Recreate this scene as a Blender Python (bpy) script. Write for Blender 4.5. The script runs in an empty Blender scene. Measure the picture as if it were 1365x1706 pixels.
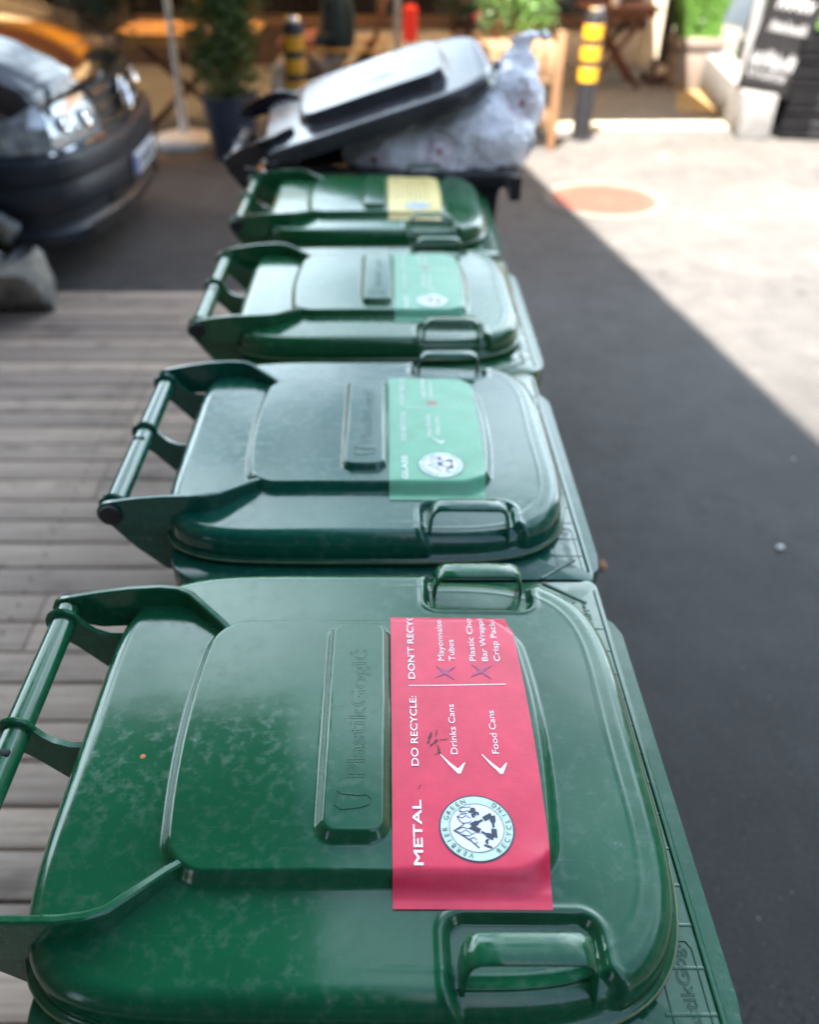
import bpy, bmesh, math, random
import numpy as np
from mathutils import Vector, Matrix, noise
R = math.radians
scene = bpy.context.scene
COL = scene.collection
random.seed(7)

# ------------------------------------------------------------------ camera
cam_d = bpy.data.cameras.new('camera')
cam = bpy.data.objects.new('camera', cam_d); COL.objects.link(cam)
scene.camera = cam
PITCH = math.atan(1053/1450)
cam.location = (0, 0, 1.75)
cam.rotation_euler = (math.pi/2 - PITCH, 0, 0)
cam_d.sensor_fit = 'VERTICAL'
cam_d.sensor_height = 36
cam_d.sensor_width = 28.8
cam_d.lens = 36*1450/1706
cam_d.shift_x = (682.5-640)/1706
cam_d.clip_start = 0.02
cam_d.clip_end = 400
cam_d.dof.use_dof = True
cam_d.dof.focus_distance = 0.86
cam_d.dof.aperture_fstop = 2.9

# ------------------------------------------------------------------ world, sun, exposure
SUN_EL, SUN_AZ = 62.0, 25.0          # AZ: light travels towards +Y turned AZ to +X
world = bpy.data.worlds.new('World'); scene.world = world
world.use_nodes = True
wn = world.node_tree.nodes; wl = world.node_tree.links
wn.clear()
wo = wn.new('ShaderNodeOutputWorld'); wb = wn.new('ShaderNodeBackground')
sky = wn.new('ShaderNodeTexSky'); sky.sky_type = 'NISHITA'; sky.sun_disc = False
sky.sun_elevation = R(SUN_EL); sky.sun_rotation = R(180+SUN_AZ)
sky.air_density = 1.0; sky.dust_density = 1.0; sky.ozone_density = 1.2
tc = wn.new('ShaderNodeTexCoord'); mp = wn.new('ShaderNodeMapping'); mp.inputs['Scale'].default_value = (1.0, 1.0, 2.6)
nz = wn.new('ShaderNodeTexNoise'); nz.inputs['Scale'].default_value = 2.8; nz.inputs['Detail'].default_value = 7; nz.inputs['Roughness'].default_value = .6
cr = wn.new('ShaderNodeValToRGB'); cr.color_ramp.elements[0].position = .33; cr.color_ramp.elements[1].position = .60
mx = wn.new('ShaderNodeMix'); mx.data_type = 'RGBA'
mx.inputs[7].default_value = (23.5, 28.0, 31.0, 1)
wl.new(tc.outputs['Generated'], mp.inputs['Vector']); wl.new(mp.outputs[0], nz.inputs['Vector'])
sx = wn.new('ShaderNodeSeparateXYZ'); wl.new(tc.outputs['Generated'], sx.inputs[0])
mr = wn.new('ShaderNodeMapRange'); mr.inputs['From Min'].default_value = -.1; mr.inputs['From Max'].default_value = .75; mr.inputs['To Min'].default_value = .10; mr.interpolation_type = 'SMOOTHSTEP'
wl.new(sx.outputs[1], mr.inputs['Value'])
mz = wn.new('ShaderNodeMapRange'); mz.inputs['From Min'].default_value = .50; mz.inputs['From Max'].default_value = .86; mz.inputs['To Min'].default_value = 1; mz.inputs['To Max'].default_value = .35; mz.interpolation_type = 'SMOOTHSTEP'
wl.new(sx.outputs[2], mz.inputs['Value'])
mm2 = wn.new('ShaderNodeMath'); mm2.operation = 'MULTIPLY'; wl.new(mr.outputs[0], mm2.inputs[0]); wl.new(mz.outputs[0], mm2.inputs[1])
mm_ = wn.new('ShaderNodeMath'); mm_.operation = 'MULTIPLY'; wl.new(cr.outputs[0], mm_.inputs[0]); wl.new(mm2.outputs[0], mm_.inputs[1])
wl.new(nz.outputs['Fac'], cr.inputs[0]); wl.new(mm_.outputs[0], mx.inputs[0]); wl.new(sky.outputs[0], mx.inputs[6])
wl.new(mx.outputs[2], wb.inputs[0]); wb.inputs[1].default_value = 0.050
wl.new(wb.outputs[0], wo.inputs[0])
sun_d = bpy.data.lights.new('sun', 'SUN'); sun_d.energy = 5.0; sun_d.angle = R(.5); sun_d.color = (1, .92, .82)
sun = bpy.data.objects.new('sun', sun_d); COL.objects.link(sun)
sdir = Vector((math.sin(R(SUN_AZ))*math.cos(R(SUN_EL)), math.cos(R(SUN_AZ))*math.cos(R(SUN_EL)), -math.sin(R(SUN_EL))))
sun.rotation_euler = sdir.to_track_quat('-Z', 'Y').to_euler()
scene.view_settings.view_transform = 'Standard'
scene.view_settings.look = 'None'
scene.view_settings.gamma = 1
scene.view_settings.exposure = 2.95

# ------------------------------------------------------------------ helpers
def tag(o, label=None, cat=None, group=None, kind=None):
    if label: o['label'] = label
    if cat: o['category'] = cat
    if group: o['group'] = group
    if kind: o['kind'] = kind
    return o
def empty(name, loc=(0, 0, 0), rz=0, label=None, cat=None, group=None):
    o = bpy.data.objects.new(name, None); COL.objects.link(o)
    o.location = loc; o.rotation_euler = (0, 0, rz); o.empty_display_size = .1
    return tag(o, label, cat, group)

class MB:
    def __init__(s): s.v = []; s.f = []
    def add(s, vs, fs, M=None):
        b = len(s.v)
        for p in vs:
            p = Vector(p)
            s.v.append(tuple(M @ p) if M else tuple(p))
        s.f += [tuple(i+b for i in f) for f in fs]
        return s
    def box(s, x0, x1, y0, y1, z0, z1, M=None, bev=0):
        if bev > 0:
            b = min(bev, (x1-x0)/2.01, (y1-y0)/2.01, (z1-z0)/2.01)
            bm = bmesh.new(); bmesh.ops.create_cube(bm, size=1)
            for v in bm.verts:
                v.co = Vector(((x0+x1)/2+v.co.x*(x1-x0), (y0+y1)/2+v.co.y*(y1-y0), (z0+z1)/2+v.co.z*(z1-z0)))
            bmesh.ops.bevel(bm, geom=bm.edges[:], offset=b, segments=2, profile=.5, affect='EDGES')
            bm.verts.index_update()
            s.add([v.co.copy() for v in bm.verts], [[v.index for v in f.verts] for f in bm.faces], M); bm.free(); return s
        vs = [(x0,y0,z0),(x1,y0,z0),(x1,y1,z0),(x0,y1,z0),(x0,y0,z1),(x1,y0,z1),(x1,y1,z1),(x0,y1,z1)]
        return s.add(vs, [(0,3,2,1),(4,5,6,7),(0,1,5,4),(1,2,6,5),(2,3,7,6),(3,0,4,7)], M)
    def tube(s, pts, rad, n=12, cap=True):
        pts = [Vector(p) for p in pts]
        if not hasattr(rad, '__len__'): rad = [rad]*len(pts)
        b = len(s.v); prev = None
        for i, p in enumerate(pts):
            d = (pts[min(i+1, len(pts)-1)] - pts[max(i-1, 0)])
            d = d.normalized() if d.length > 1e-9 else Vector((0, 0, 1))
            if prev is None:
                a = Vector((0, 0, 1)) if abs(d.z) < .9 else Vector((1, 0, 0))
                x = d.cross(a).normalized()
            else:
                x = (prev - d*prev.dot(d)).normalized()
            prev = x; y = d.cross(x)
            for k in range(n):
                t = 2*math.pi*k/n
                s.v.append(tuple(p + (x*math.cos(t)+y*math.sin(t))*rad[i]))
        for i in range(len(pts)-1):
            for k in range(n):
                a = b+i*n+k; c = b+i*n+(k+1) % n
                s.f.append((a, c, c+n, a+n))
        if cap:
            s.f.append(tuple(b+k for k in range(n))[::-1]); s.f.append(tuple(b+(len(pts)-1)*n+k for k in range(n)))
        return s
    def lathe(s, prof, n=32, M=None):
        b = []; fs = []
        for r, z in prof:
            for k in range(n):
                t = 2*math.pi*k/n; b.append((r*math.cos(t), r*math.sin(t), z))
        for i in range(len(prof)-1):
            for k in range(n):
                a = i*n+k; c = i*n+(k+1) % n
                fs.append((a, c, c+n, a+n))
        fs.append(tuple(range(n))[::-1]); fs.append(tuple((len(prof)-1)*n+k for k in range(n)))
        return s.add(b, fs, M)
    def prism(s, poly, axis, a0, a1, M=None):
        # poly in the two other axes, extruded along axis ('x','y','z')
        def mk(p, a):
            return {'x': (a, p[0], p[1]), 'y': (p[0], a, p[1]), 'z': (p[0], p[1], a)}[axis]
        n = len(poly)
        vs = [mk(p, a0) for p in poly]+[mk(p, a1) for p in poly]
        fs = [tuple(range(n))[::-1], tuple(range(n, 2*n))]+[(i, (i+1) % n, (i+1) % n+n, i+n) for i in range(n)]
        return s.add(vs, fs, M)
    def mesh(s, name, smooth=True, ang=35):
        me = bpy.data.meshes.new(name); me.from_pydata(s.v, [], s.f); me.validate()
        bm = bmesh.new(); bm.from_mesh(me)
        bmesh.ops.recalc_face_normals(bm, faces=bm.faces[:]); bm.to_mesh(me); bm.free()
        if smooth:
            me.polygons.foreach_set('use_smooth', [True]*len(me.polygons))
            me.set_sharp_from_angle(angle=R(ang))
        return me
    def build(s, name, mat, parent=None, smooth=True, ang=35, loc=None, kind=None):
        o = bpy.data.objects.new(name, s.mesh(name, smooth, ang)); COL.objects.link(o)
        if mat: o.data.materials.append(mat)
        if parent: o.parent = parent
        if loc: o.location = loc
        if kind: o['kind'] = kind
        return o

def bake(o, name=None):
    """turn a curve / modified object into a plain mesh object"""
    dg = bpy.context.evaluated_depsgraph_get(); dg.update()
    me = bpy.data.meshes.new_from_object(o.evaluated_get(dg), depsgraph=dg)
    n = bpy.data.objects.new(name or o.name, me)
    n.matrix_world = o.matrix_world.copy()
    nm = o.name
    bpy.data.objects.remove(o)
    n.name = name or nm
    COL.objects.link(n)
    return n

def text_verts(txt, size, bold=0.0, outline=0.0, align='LEFT', space=1.0, ext=0.0):
    c = bpy.data.curves.new('lettering', 'FONT'); c.body = txt; c.size = size; c.align_x = align
    c.offset = bold; c.space_character = space; c.resolution_u = 4
    if outline: c.fill_mode = 'NONE'; c.bevel_depth = outline; c.bevel_resolution = 1
    elif ext: c.extrude = ext
    o = bpy.data.objects.new('lettering', c); COL.objects.link(o)
    dg = bpy.context.evaluated_depsgraph_get(); dg.update()
    me = bpy.data.meshes.new_from_object(o.evaluated_get(dg), depsgraph=dg)
    vs = [tuple(v.co) for v in me.vertices]; fs = [tuple(p.vertices) for p in me.polygons]
    bpy.data.objects.remove(o); bpy.data.meshes.remove(me)
    return vs, fs

# ------------------------------------------------------------------ materials
def newmat(name):
    m = bpy.data.materials.new(name); m.use_nodes = True
    nt = m.node_tree; b = nt.nodes['Principled BSDF']
    return m, nt, b
def lk(nt, a, b): nt.links.new(a, b)
def tex(nt, kind, **kw):
    n = nt.nodes.new(kind)
    for k, v in kw.items(): n.inputs[k].default_value = v
    return n
def ramp(nt, src, stops):
    r = nt.nodes.new('ShaderNodeValToRGB'); e = r.color_ramp.elements
    e[0].position, e[0].color = stops[0][0], stops[0][1]
    e[1].position, e[1].color = stops[-1][0], stops[-1][1]
    for p, c in stops[1:-1]:
        x = e.new(p); x.color = c
    lk(nt, src, r.inputs[0]); return r
def objco(nt, scale=(1, 1, 1), rot=(0, 0, 0)):
    t = nt.nodes.new('ShaderNodeTexCoord'); m = nt.nodes.new('ShaderNodeMapping')
    m.inputs['Scale'].default_value = scale; m.inputs['Rotation'].default_value = rot
    lk(nt, t.outputs['Object'], m.inputs['Vector']); return m.outputs[0]
def mixc(nt, fac, a, b, mode='MIX'):
    m = nt.nodes.new('ShaderNodeMix'); m.data_type = 'RGBA'; m.blend_type = mode
    for sock, val in ((m.inputs[0], fac), (m.inputs[6], a), (m.inputs[7], b)):
        if hasattr(val, 'links') or hasattr(val, 'is_linked'): lk(nt, val, sock)
        else: sock.default_value = val if not isinstance(val, tuple) else (val if len(val) == 4 else val+(1,))
    return m.outputs[2]
def g(v): return (v, v, v, 1)
def bump(nt, b, h, strength=.3, dist=.01):
    n = nt.nodes.new('ShaderNodeBump'); n.inputs['Strength'].default_value = strength; n.inputs['Distance'].default_value = dist
    lk(nt, h, n.inputs['Height']); lk(nt, n.outputs[0], b.inputs['Normal'])
def simple(name, col, rough=.6, metal=0, var=.15, scale=12, bmp=0, coat=0, spec=.5):
    m, nt, b = newmat(name)
    co = objco(nt)
    n = tex(nt, 'ShaderNodeTexNoise', Scale=scale, Detail=6); lk(nt, co, n.inputs['Vector'])
    lo = tuple(c*(1-var) for c in col)+(1,); hi = tuple(min(1, c*(1+var)) for c in col)+(1,)
    r = ramp(nt, n.outputs['Fac'], [(.3, lo), (.7, hi)])
    lk(nt, r.outputs[0], b.inputs['Base Color'])
    b.inputs['Roughness'].default_value = rough; b.inputs['Metallic'].default_value = metal
    b.inputs['Coat Weight'].default_value = coat; b.inputs['Coat Roughness'].default_value = .06
    b.inputs['Specular IOR Level'].default_value = spec
    if bmp: bump(nt, b, n.outputs['Fac'], bmp, .01)
    return m

def mat_plastic():
    """moulded bin plastic; hue comes from the object's own colour"""
    m, nt, b = newmat('weathered_plastic')
    oi = nt.nodes.new('ShaderNodeObjectInfo')
    co = objco(nt)
    # per-bin offset so that scuffs differ between bins
    add = nt.nodes.new('ShaderNodeVectorMath'); add.operation = 'ADD'
    sc = nt.nodes.new('ShaderNodeVectorMath'); sc.operation = 'SCALE'; sc.inputs['Scale'].default_value = 1
    cb = nt.nodes.new('ShaderNodeCombineXYZ')
    mul = nt.nodes.new('ShaderNodeMath'); mul.operation = 'MULTIPLY'; mul.inputs[1].default_value = 37
    lk(nt, oi.outputs['Random'], mul.inputs[0]); lk(nt, mul.outputs[0], cb.inputs[0]); lk(nt, mul.outputs[0], cb.inputs[1])
    lk(nt, co, add.inputs[0]); lk(nt, cb.outputs[0], add.inputs[1])
    P = add.outputs[0]
    big = tex(nt, 'ShaderNodeTexNoise', Scale=5.5, Detail=3, Roughness=.5); lk(nt, P, big.inputs['Vector'])
    blot = tex(nt, 'ShaderNodeTexNoise', Scale=84, Detail=6, Roughness=.60, Distortion=.15); lk(nt, P, blot.inputs['Vector'])
    fine = tex(nt, 'ShaderNodeTexNoise', Scale=420, Detail=2); lk(nt, P, fine.inputs['Vector'])
    # scratches: stretched noise
    mp = nt.nodes.new('ShaderNodeMapping'); mp.inputs['Scale'].default_value = (26, 420, 26); mp.inputs['Rotation'].default_value = (0, 0, .6)
    lk(nt, P, mp.inputs['Vector'])
    scr = tex(nt, 'ShaderNodeTexNoise', Scale=1, Detail=3); lk(nt, mp.outputs[0], scr.inputs['Vector'])
    rb = ramp(nt, blot.outputs['Fac'], [(.49, g(0)), (.72, g(1))])
    rB = ramp(nt, big.outputs['Fac'], [(.34, g(.40)), (.66, g(.9))])
    rs = ramp(nt, scr.outputs['Fac'], [(.67, g(0)), (.75, g(.30))])
    rf = ramp(nt, fine.outputs['Fac'], [(.72, g(0)), (.80, g(.8))])
    a = mixc(nt, 1.0, rb.outputs[0], rB.outputs[0], 'MULTIPLY')
    a = mixc(nt, 1.0, a, rs.outputs[0], 'ADD')
    dust = mixc(nt, .25, a, rf.outputs[0], 'ADD')
    dm = nt.nodes.new('ShaderNodeMath'); dm.operation = 'MULTIPLY'; dm.inputs[1].default_value = .14; lk(nt, dust, dm.inputs[0])
    dm.use_clamp = True
    vary = mixc(nt, 1.0, oi.outputs['Color'], ramp(nt, big.outputs['Fac'], [(.3, g(.82)), (.7, g(1.12))]).outputs[0], 'MULTIPLY')
    col = mixc(nt, dm.outputs[0], vary, (.24, .31, .27, 1))
    col = mixc(nt, .004, col, (.5, .55, .5, 1))
    lk(nt, col, b.inputs['Base Color'])
    rr = nt.nodes.new('ShaderNodeMapRange'); rr.inputs['To Min'].default_value = .13; rr.inputs['To Max'].default_value = .34
    lk(nt, dust, rr.inputs['Value']); lk(nt, rr.outputs[0], b.inputs['Roughness'])
    b.inputs['IOR'].default_value = 1.5
    und = tex(nt, 'ShaderNodeTexNoise', Scale=9, Detail=2); lk(nt, P, und.inputs['Vector'])
    hm = mixc(nt, .06, und.outputs['Fac'], blot.outputs['Fac'])
    bump(nt, b, hm, .22, .004)
    return m
def mat_wood(name, c0, c1, axis=0, scale=1.0, rough=.7, bm=.35):
    m, nt, b = newmat(name)
    s = [60, 60, 60]; s[axis] = 2.5
    co = objco(nt, tuple(x*scale for x in s))
    n = tex(nt, 'ShaderNodeTexNoise', Scale=1, Detail=8, Roughness=.65, Distortion=.4); lk(nt, co, n.inputs['Vector'])
    co2 = objco(nt)
    n2 = tex(nt, 'ShaderNodeTexNoise', Scale=3.2, Detail=5); lk(nt, co2, n2.inputs['Vector'])
    r = ramp(nt, n.outputs['Fac'], [(.28, c0+(1,)), (.72, c1+(1,))])
    r2 = ramp(nt, n2.outputs['Fac'], [(.3, g(.62)), (.7, g(1.15))])
    lk(nt, mixc(nt, 1.0, r.outputs[0], r2.outputs[0], 'MULTIPLY'), b.inputs['Base Color'])
    b.inputs['Roughness'].default_value = rough
    bump(nt, b, n.outputs['Fac'], bm, .004)
    return m
def mat_deck():
    m, nt, b = newmat('weathered_deck_boards')
    co = objco(nt, (2.2, 55, 30))
    n = tex(nt, 'ShaderNodeTexNoise', Scale=1, Detail=9, Roughness=.7, Distortion=.8); lk(nt, co, n.inputs['Vector'])
    at = nt.nodes.new('ShaderNodeAttribute'); at.attribute_name = 'tone'
    r = ramp(nt, n.outputs['Fac'], [(.25, (.20, .155, .125, 1)), (.5, (.39, .315, .26, 1)), (.8, (.56, .475, .40, 1))])
    t = ramp(nt, at.outputs['Fac'], [(0, (.68, .66, .66, 1)), (1, (1.15, 1.1, 1.04, 1))])
    c = mixc(nt, 1.0, r.outputs[0], t.outputs[0], 'MULTIPLY')
    # dark stains and knots
    co2 = objco(nt, (1, 2.2, 1)); s = tex(nt, 'ShaderNodeTexNoise', Scale=4.2, Detail=6, Roughness=.6); lk(nt, co2, s.inputs['Vector'])
    rs = ramp(nt, s.outputs['Fac'], [(.3, g(.55)), (.45, g(1)), (1, g(1))])
    c = mixc(nt, 1.0, c, rs.outputs[0], 'MULTIPLY')
    co3 = objco(nt, (3, 7, 1)); k = tex(nt, 'ShaderNodeTexVoronoi', Scale=1.3); lk(nt, co3, k.inputs['Vector'])
    rk = ramp(nt, k.outputs['Distance'], [(.05, g(.35)), (.16, g(1)), (1, g(1))])
    c = mixc(nt, 1.0, c, rk.outputs[0], 'MULTIPLY')
    lk(nt, c, b.inputs['Base Color']); b.inputs['Roughness'].default_value = .75
    bump(nt, b, n.outputs['Fac'], .5, .003)
    return m
def mat_asphalt(name='asphalt', lo=.030, hi=.085, tint=(1, 1, 1.06)):
    m, nt, b = newmat(name)
    co = objco(nt)
    f = tex(nt, 'ShaderNodeTexNoise', Scale=95, Detail=8, Roughness=.75); lk(nt, co, f.inputs['Vector'])
    v = tex(nt, 'ShaderNodeTexVoronoi', Scale=70); lk(nt, co, v.inputs['Vector'])
    B = tex(nt, 'ShaderNodeTexNoise', Scale=1.3, Detail=6, Roughness=.6); lk(nt, co, B.inputs['Vector'])
    M = tex(nt, 'ShaderNodeTexNoise', Scale=7, Detail=5, Roughness=.6); lk(nt, co, M.inputs['Vector'])
    def c(x): return (x*tint[0], x*tint[1], x*tint[2], 1)
    r = ramp(nt, f.outputs['Fac'], [(.3, c(lo)), (.62, c((lo+hi)/2)), (.8, c(hi*1.5))])
    rB = ramp(nt, B.outputs['Fac'], [(.3, g(.82)), (.7, g(1.2))])
    rM = ramp(nt, M.outputs['Fac'], [(.3, g(.80)), (.7, g(1.2))])
    rv = ramp(nt, v.outputs['Distance'], [(.0, g(1.35)), (.25, g(1)), (1, g(.85))])
    x = mixc(nt, 1.0, r.outputs[0], rB.outputs[0], 'MULTIPLY'); x = mixc(nt, 1.0, x, rM.outputs[0], 'MULTIPLY'); x = mixc(nt, 1.0, x, rv.outputs[0], 'MULTIPLY')
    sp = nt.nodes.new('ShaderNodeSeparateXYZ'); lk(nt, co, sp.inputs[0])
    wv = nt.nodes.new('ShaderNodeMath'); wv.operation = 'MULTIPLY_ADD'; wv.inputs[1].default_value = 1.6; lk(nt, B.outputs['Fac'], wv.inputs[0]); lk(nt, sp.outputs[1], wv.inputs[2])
    mr = nt.nodes.new('ShaderNodeMapRange'); mr.inputs['From Min'].default_value = 1.2; mr.inputs['From Max'].default_value = 6.5; mr.inputs['To Min'].default_value = .48; mr.inputs['To Max'].default_value = 1.5; lk(nt, wv.outputs[0], mr.inputs['Value'])  # near dark, far pale: sun and shade contrast put into the colour
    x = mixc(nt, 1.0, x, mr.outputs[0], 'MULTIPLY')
    cv = tex(nt, 'ShaderNodeTexVoronoi', Scale=.55); cv.feature = 'DISTANCE_TO_EDGE'
    cvd = nt.nodes.new('ShaderNodeVectorMath'); cvd.operation = 'ADD'; lk(nt, co, cvd.inputs[0]); lk(nt, M.outputs['Color'], cvd.inputs[1]); lk(nt, cvd.outputs[0], cv.inputs['Vector'])
    x = mixc(nt, 1.0, x, ramp(nt, cv.outputs['Distance'], [(.002, g(.45)), (.010, g(1)), (1, g(1))]).outputs[0], 'MULTIPLY')
    # pale grit specks
    s = tex(nt, 'ShaderNodeTexNoise', Scale=150, Detail=1); lk(nt, co, s.inputs['Vector'])
    rs = ramp(nt, s.outputs['Fac'], [(.74, g(0)), (.79, g(.5))])
    x = mixc(nt, rs.outputs[0], x, (.30, .29, .28, 1))
    lk(nt, x, b.inputs['Base Color']); b.inputs['Roughness'].default_value = .8
    bump(nt, b, f.outputs['Fac'], .6, .006)
    return m
def mat_leaf(name, dark, light, yellow=None):
    m, nt, b = newmat(name)
    co = objco(nt)
    n = tex(nt, 'ShaderNodeTexNoise', Scale=38, Detail=3); lk(nt, co, n.inputs['Vector'])
    st = [(.35, dark+(1,)), (.62, light+(1,))]
    if yellow: st.append((.78, yellow+(1,)))
    r = ramp(nt, n.outputs['Fac'], st); lk(nt, r.outputs[0], b.inputs['Base Color'])
    b.inputs['Roughness'].default_value = .45
    b.inputs['Subsurface Weight'].default_value = 0
    b.inputs['Transmission Weight'].default_value = .0
    return m
def mat_sticker(name, col):
    m, nt, b = newmat(name)
    co = objco(nt)
    n = tex(nt, 'ShaderNodeTexNoise', Scale=24, Detail=5, Roughness=.6); lk(nt, co, n.inputs['Vector'])
    n2 = tex(nt, 'ShaderNodeTexNoise', Scale=260, Detail=2); lk(nt, co, n2.inputs['Vector'])
    r = ramp(nt, n.outputs['Fac'], [(.3, tuple(c*.88 for c in col)+(1,)), (.72, tuple(min(1, c*1.1+.012) for c in col)+(1,))])
    d = ramp(nt, n2.outputs['Fac'], [(.76, g(0)), (.80, g(.5))])
    lk(nt, mixc(nt, d.outputs[0], r.outputs[0], (.05, .02, .03, 1)), b.inputs['Base Color'])
    b.inputs['Roughness'].default_value = .34
    bump(nt, b, n.outputs['Fac'], .16, .004)
    return m

M = {}
M['plastic'] = mat_plastic()
M['worn'] = simple('worn_pale_edge', (.13, .17, .07), .5, var=.4, scale=30)
M['rubber'] = simple('black_rubber', (.012, .012, .014), .55, var=.3)
M['slot'] = simple('dark_slot', (.004, .004, .004), .8)
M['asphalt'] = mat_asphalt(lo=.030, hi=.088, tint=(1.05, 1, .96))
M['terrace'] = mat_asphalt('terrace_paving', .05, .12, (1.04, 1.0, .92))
M['deck'] = mat_deck()
M['pink'] = mat_sticker('pink_vinyl', (.68, .017, .068))
M['mint'] = mat_sticker('mint_vinyl', (.07, .32, .18))
M['yellowst'] = mat_sticker('yellow_vinyl', (.82, .66, .26))
M['whitest'] = mat_sticker('white_vinyl', (.78, .78, .80))
M['white_ink'] = simple('white_ink', (.80, .80, .78), .4, var=.05, scale=300)
M['mauve_ink'] = simple('mauve_ink', (.36, .06, .16), .45, var=.12, scale=300)
M['red_ink'] = simple('red_ink', (.65, .06, .10), .45, var=.1)
M['navy_ink'] = simple('navy_ink', (.02, .028, .06), .4, var=.1)
M['olive_ink'] = simple('olive_ink', (.30, .22, .08), .4, var=.1)
M['pale_green_ink'] = simple('pale_green_ink', (.56, .74, .62), .4, var=.05)
M['pale_ink'] = simple('pale_ink', (.76, .78, .86), .4, var=.04)
M['scuff_ink'] = simple('dark_scuff', (.10, .01, .02), .6, var=.4, scale=400)

# ------------------------------------------------------------------ ground, deck, painted strip
m = MB(); m.add([(-150, -60, 0), (150, -60, 0), (150, 200, 0), (-150, 200, 0)], [(0, 1, 2, 3)])
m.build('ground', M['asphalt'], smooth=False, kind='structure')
m = MB(); m.add([(-8, 8.38, .004), (2.3, 8.38, .004), (3.15, 8.72, .004), (3.3, 12, .004), (-8, 12, .004)], [(0, 1, 2, 3, 4)])
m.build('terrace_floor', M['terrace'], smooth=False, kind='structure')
M['yellow_line'] = simple('worn_yellow_line', (.34, .32, .24), .7, var=.35, scale=9)
m = MB(); m.add([(.9, 7.98, .004), (3.0, 8.06, .004), (3.2, 8.46, .004), (2.3, 8.36, .004), (.9, 8.28, .004)], [(0, 1, 2, 3, 4)])
m.build('road_marking', M['yellow_line'], smooth=False, kind='structure')
M['yellow_patch'] = simple('ochre_patch', (.22, .15, .06), .8, var=.45, scale=14)
m = MB()
pp = [(2.72, 8.75), (3.02, 8.62), (3.22, 8.82), (3.28, 9.3), (3.20, 9.9), (3.02, 10.0), (2.95, 9.5), (2.82, 9.1)]
m.add([(x, y, .008) for x, y in pp], [tuple(range(8))])
m.build('road_marking', M['yellow_patch'], smooth=False, kind='structure')

m = MB(); tones = []
y = -1.2; rnd = random.Random(3)
while y < 4.22:
    w = min(.118+rnd.uniform(-.010, .012), 4.30-y-.001)
    for x0, x1 in ((-5.2, -1.0), (-.996, .12)) if rnd.random() < .3 else ((-5.2, .12),):
        zt = .034+rnd.uniform(-.0015, .0015)
        n0 = len(m.f)
        m.box(x0, x1, y, y+w-.009, .006, zt, bev=.003)
        tones += [rnd.random()]*(len(m.f)-n0)
    y += w
o = m.build('deck', M['deck'], smooth=True, kind='structure')
at = o.data.attributes.new('tone', 'FLOAT', 'FACE')
if len(o.data.polygons) == len(tones): at.data.foreach_set('value', tones)
m = MB()
for x in (-4.6, -3.4, -2.2, -1.1, -.1): m.box(x, x+.06, -1.2, 4.25, .0005, .0055)
m.build('deck_joists', M['slot'], smooth=False, kind='structure')
m = MB(); rnd = random.Random(17)
yy = -1.2+.06
while yy < 4.2:
    for x in (-3.4, -2.2, -1.1, -.1):
        for dy in (-.03, .03):
            m.lathe([(.0042, .0345), (.0042, .0372), (.001, .0372)], 8, Matrix.Translation((x+.03+rnd.uniform(-.006, .006), yy+dy, 0)))
    yy += .118
m.build('deck_screws', M['slot'], smooth=False, kind='structure')

# ------------------------------------------------------------------ wheelie bins
HU, HZ = -.385, 1.028            # hinge axis
def smooth(e0, e1, x):
    t = np.clip((x-e0)/(e1-e0), 0, 1); return t*t*(3-2*t)
def rbox(u, v, cu, cv, hu, hv, r):
    qx = np.abs(u-cu)-hu+r; qy = np.abs(v-cv)-hv+r
    return np.hypot(np.maximum(qx, 0), np.maximum(qy, 0))+np.minimum(np.maximum(qx, qy), 0)-r
def lid_r(th, cu=-.027, al=.290, ar=.292, b=.270):
    c, s = np.cos(th), np.sin(th)
    a = np.where(c < 0, al, ar); n = np.where(c < 0, 5.6, 4.6)
    return (np.abs(c/a)**n+np.abs(s/b)**n)**(-1/n)
def plateau_sdf(u, v, k=1.0):
    bul = .012*(1-np.clip(v/.158, -1, 1)**2)
    u2 = (u+.022); u2 = np.sign(u2)*np.maximum(np.abs(u2)-bul, 0)
    return rbox(u2, v, 0, 0, .168, .158, .034)
def lid_h(u, v, ph=.014, soft=1.0, panel=True, pocket=True):
    z = 1.0305+.007*(1-((u+.03)/.29)**2*.55-(v/.27)**2*.45)
    z = z+ph*(1-smooth(-.001, .011*soft, plateau_sdf(u, v)))
    if panel:
        z = z+.010*(1-smooth(-.001, .0085*soft, rbox(u, v, -.0285, .008, .0275, .134, .012)))
    if pocket:
        pk = np.minimum(rbox(u, v, .1165, .30, .064, .104, .016), rbox(u, v, .1165, -.29, .064, .098, .016))
        z = z-.009*(1-smooth(-.004, .004, pk))
        z = z+.0012*np.exp(-((pk-.0065)/.003)**2)
    return z
def grid_mesh(name, V, nr, nt, centre=True):
    idx = np.arange(nr*nt).reshape(nr, nt)
    a = idx[:-1]; b = idx[1:]
    q = np.stack([a, b, np.roll(b, -1, 1), np.roll(a, -1, 1)], -1).reshape(-1, 4)
    me = bpy.data.meshes.new(name)
    me.vertices.add(len(V)); me.vertices.foreach_set('co', V.astype(np.float32).ravel())
    me.loops.add(q.size); me.loops.foreach_set('vertex_index', q.astype(np.int32).ravel())
    me.polygons.add(len(q)); me.polygons.foreach_set('loop_start', np.arange(0, q.size, 4, dtype=np.int32))
    me.polygons.foreach_set('loop_total', np.full(len(q), 4, dtype=np.int32))
    me.polygons.foreach_set('use_smooth', np.ones(len(q), bool))
    me.update(); me.validate()
    return me
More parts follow.
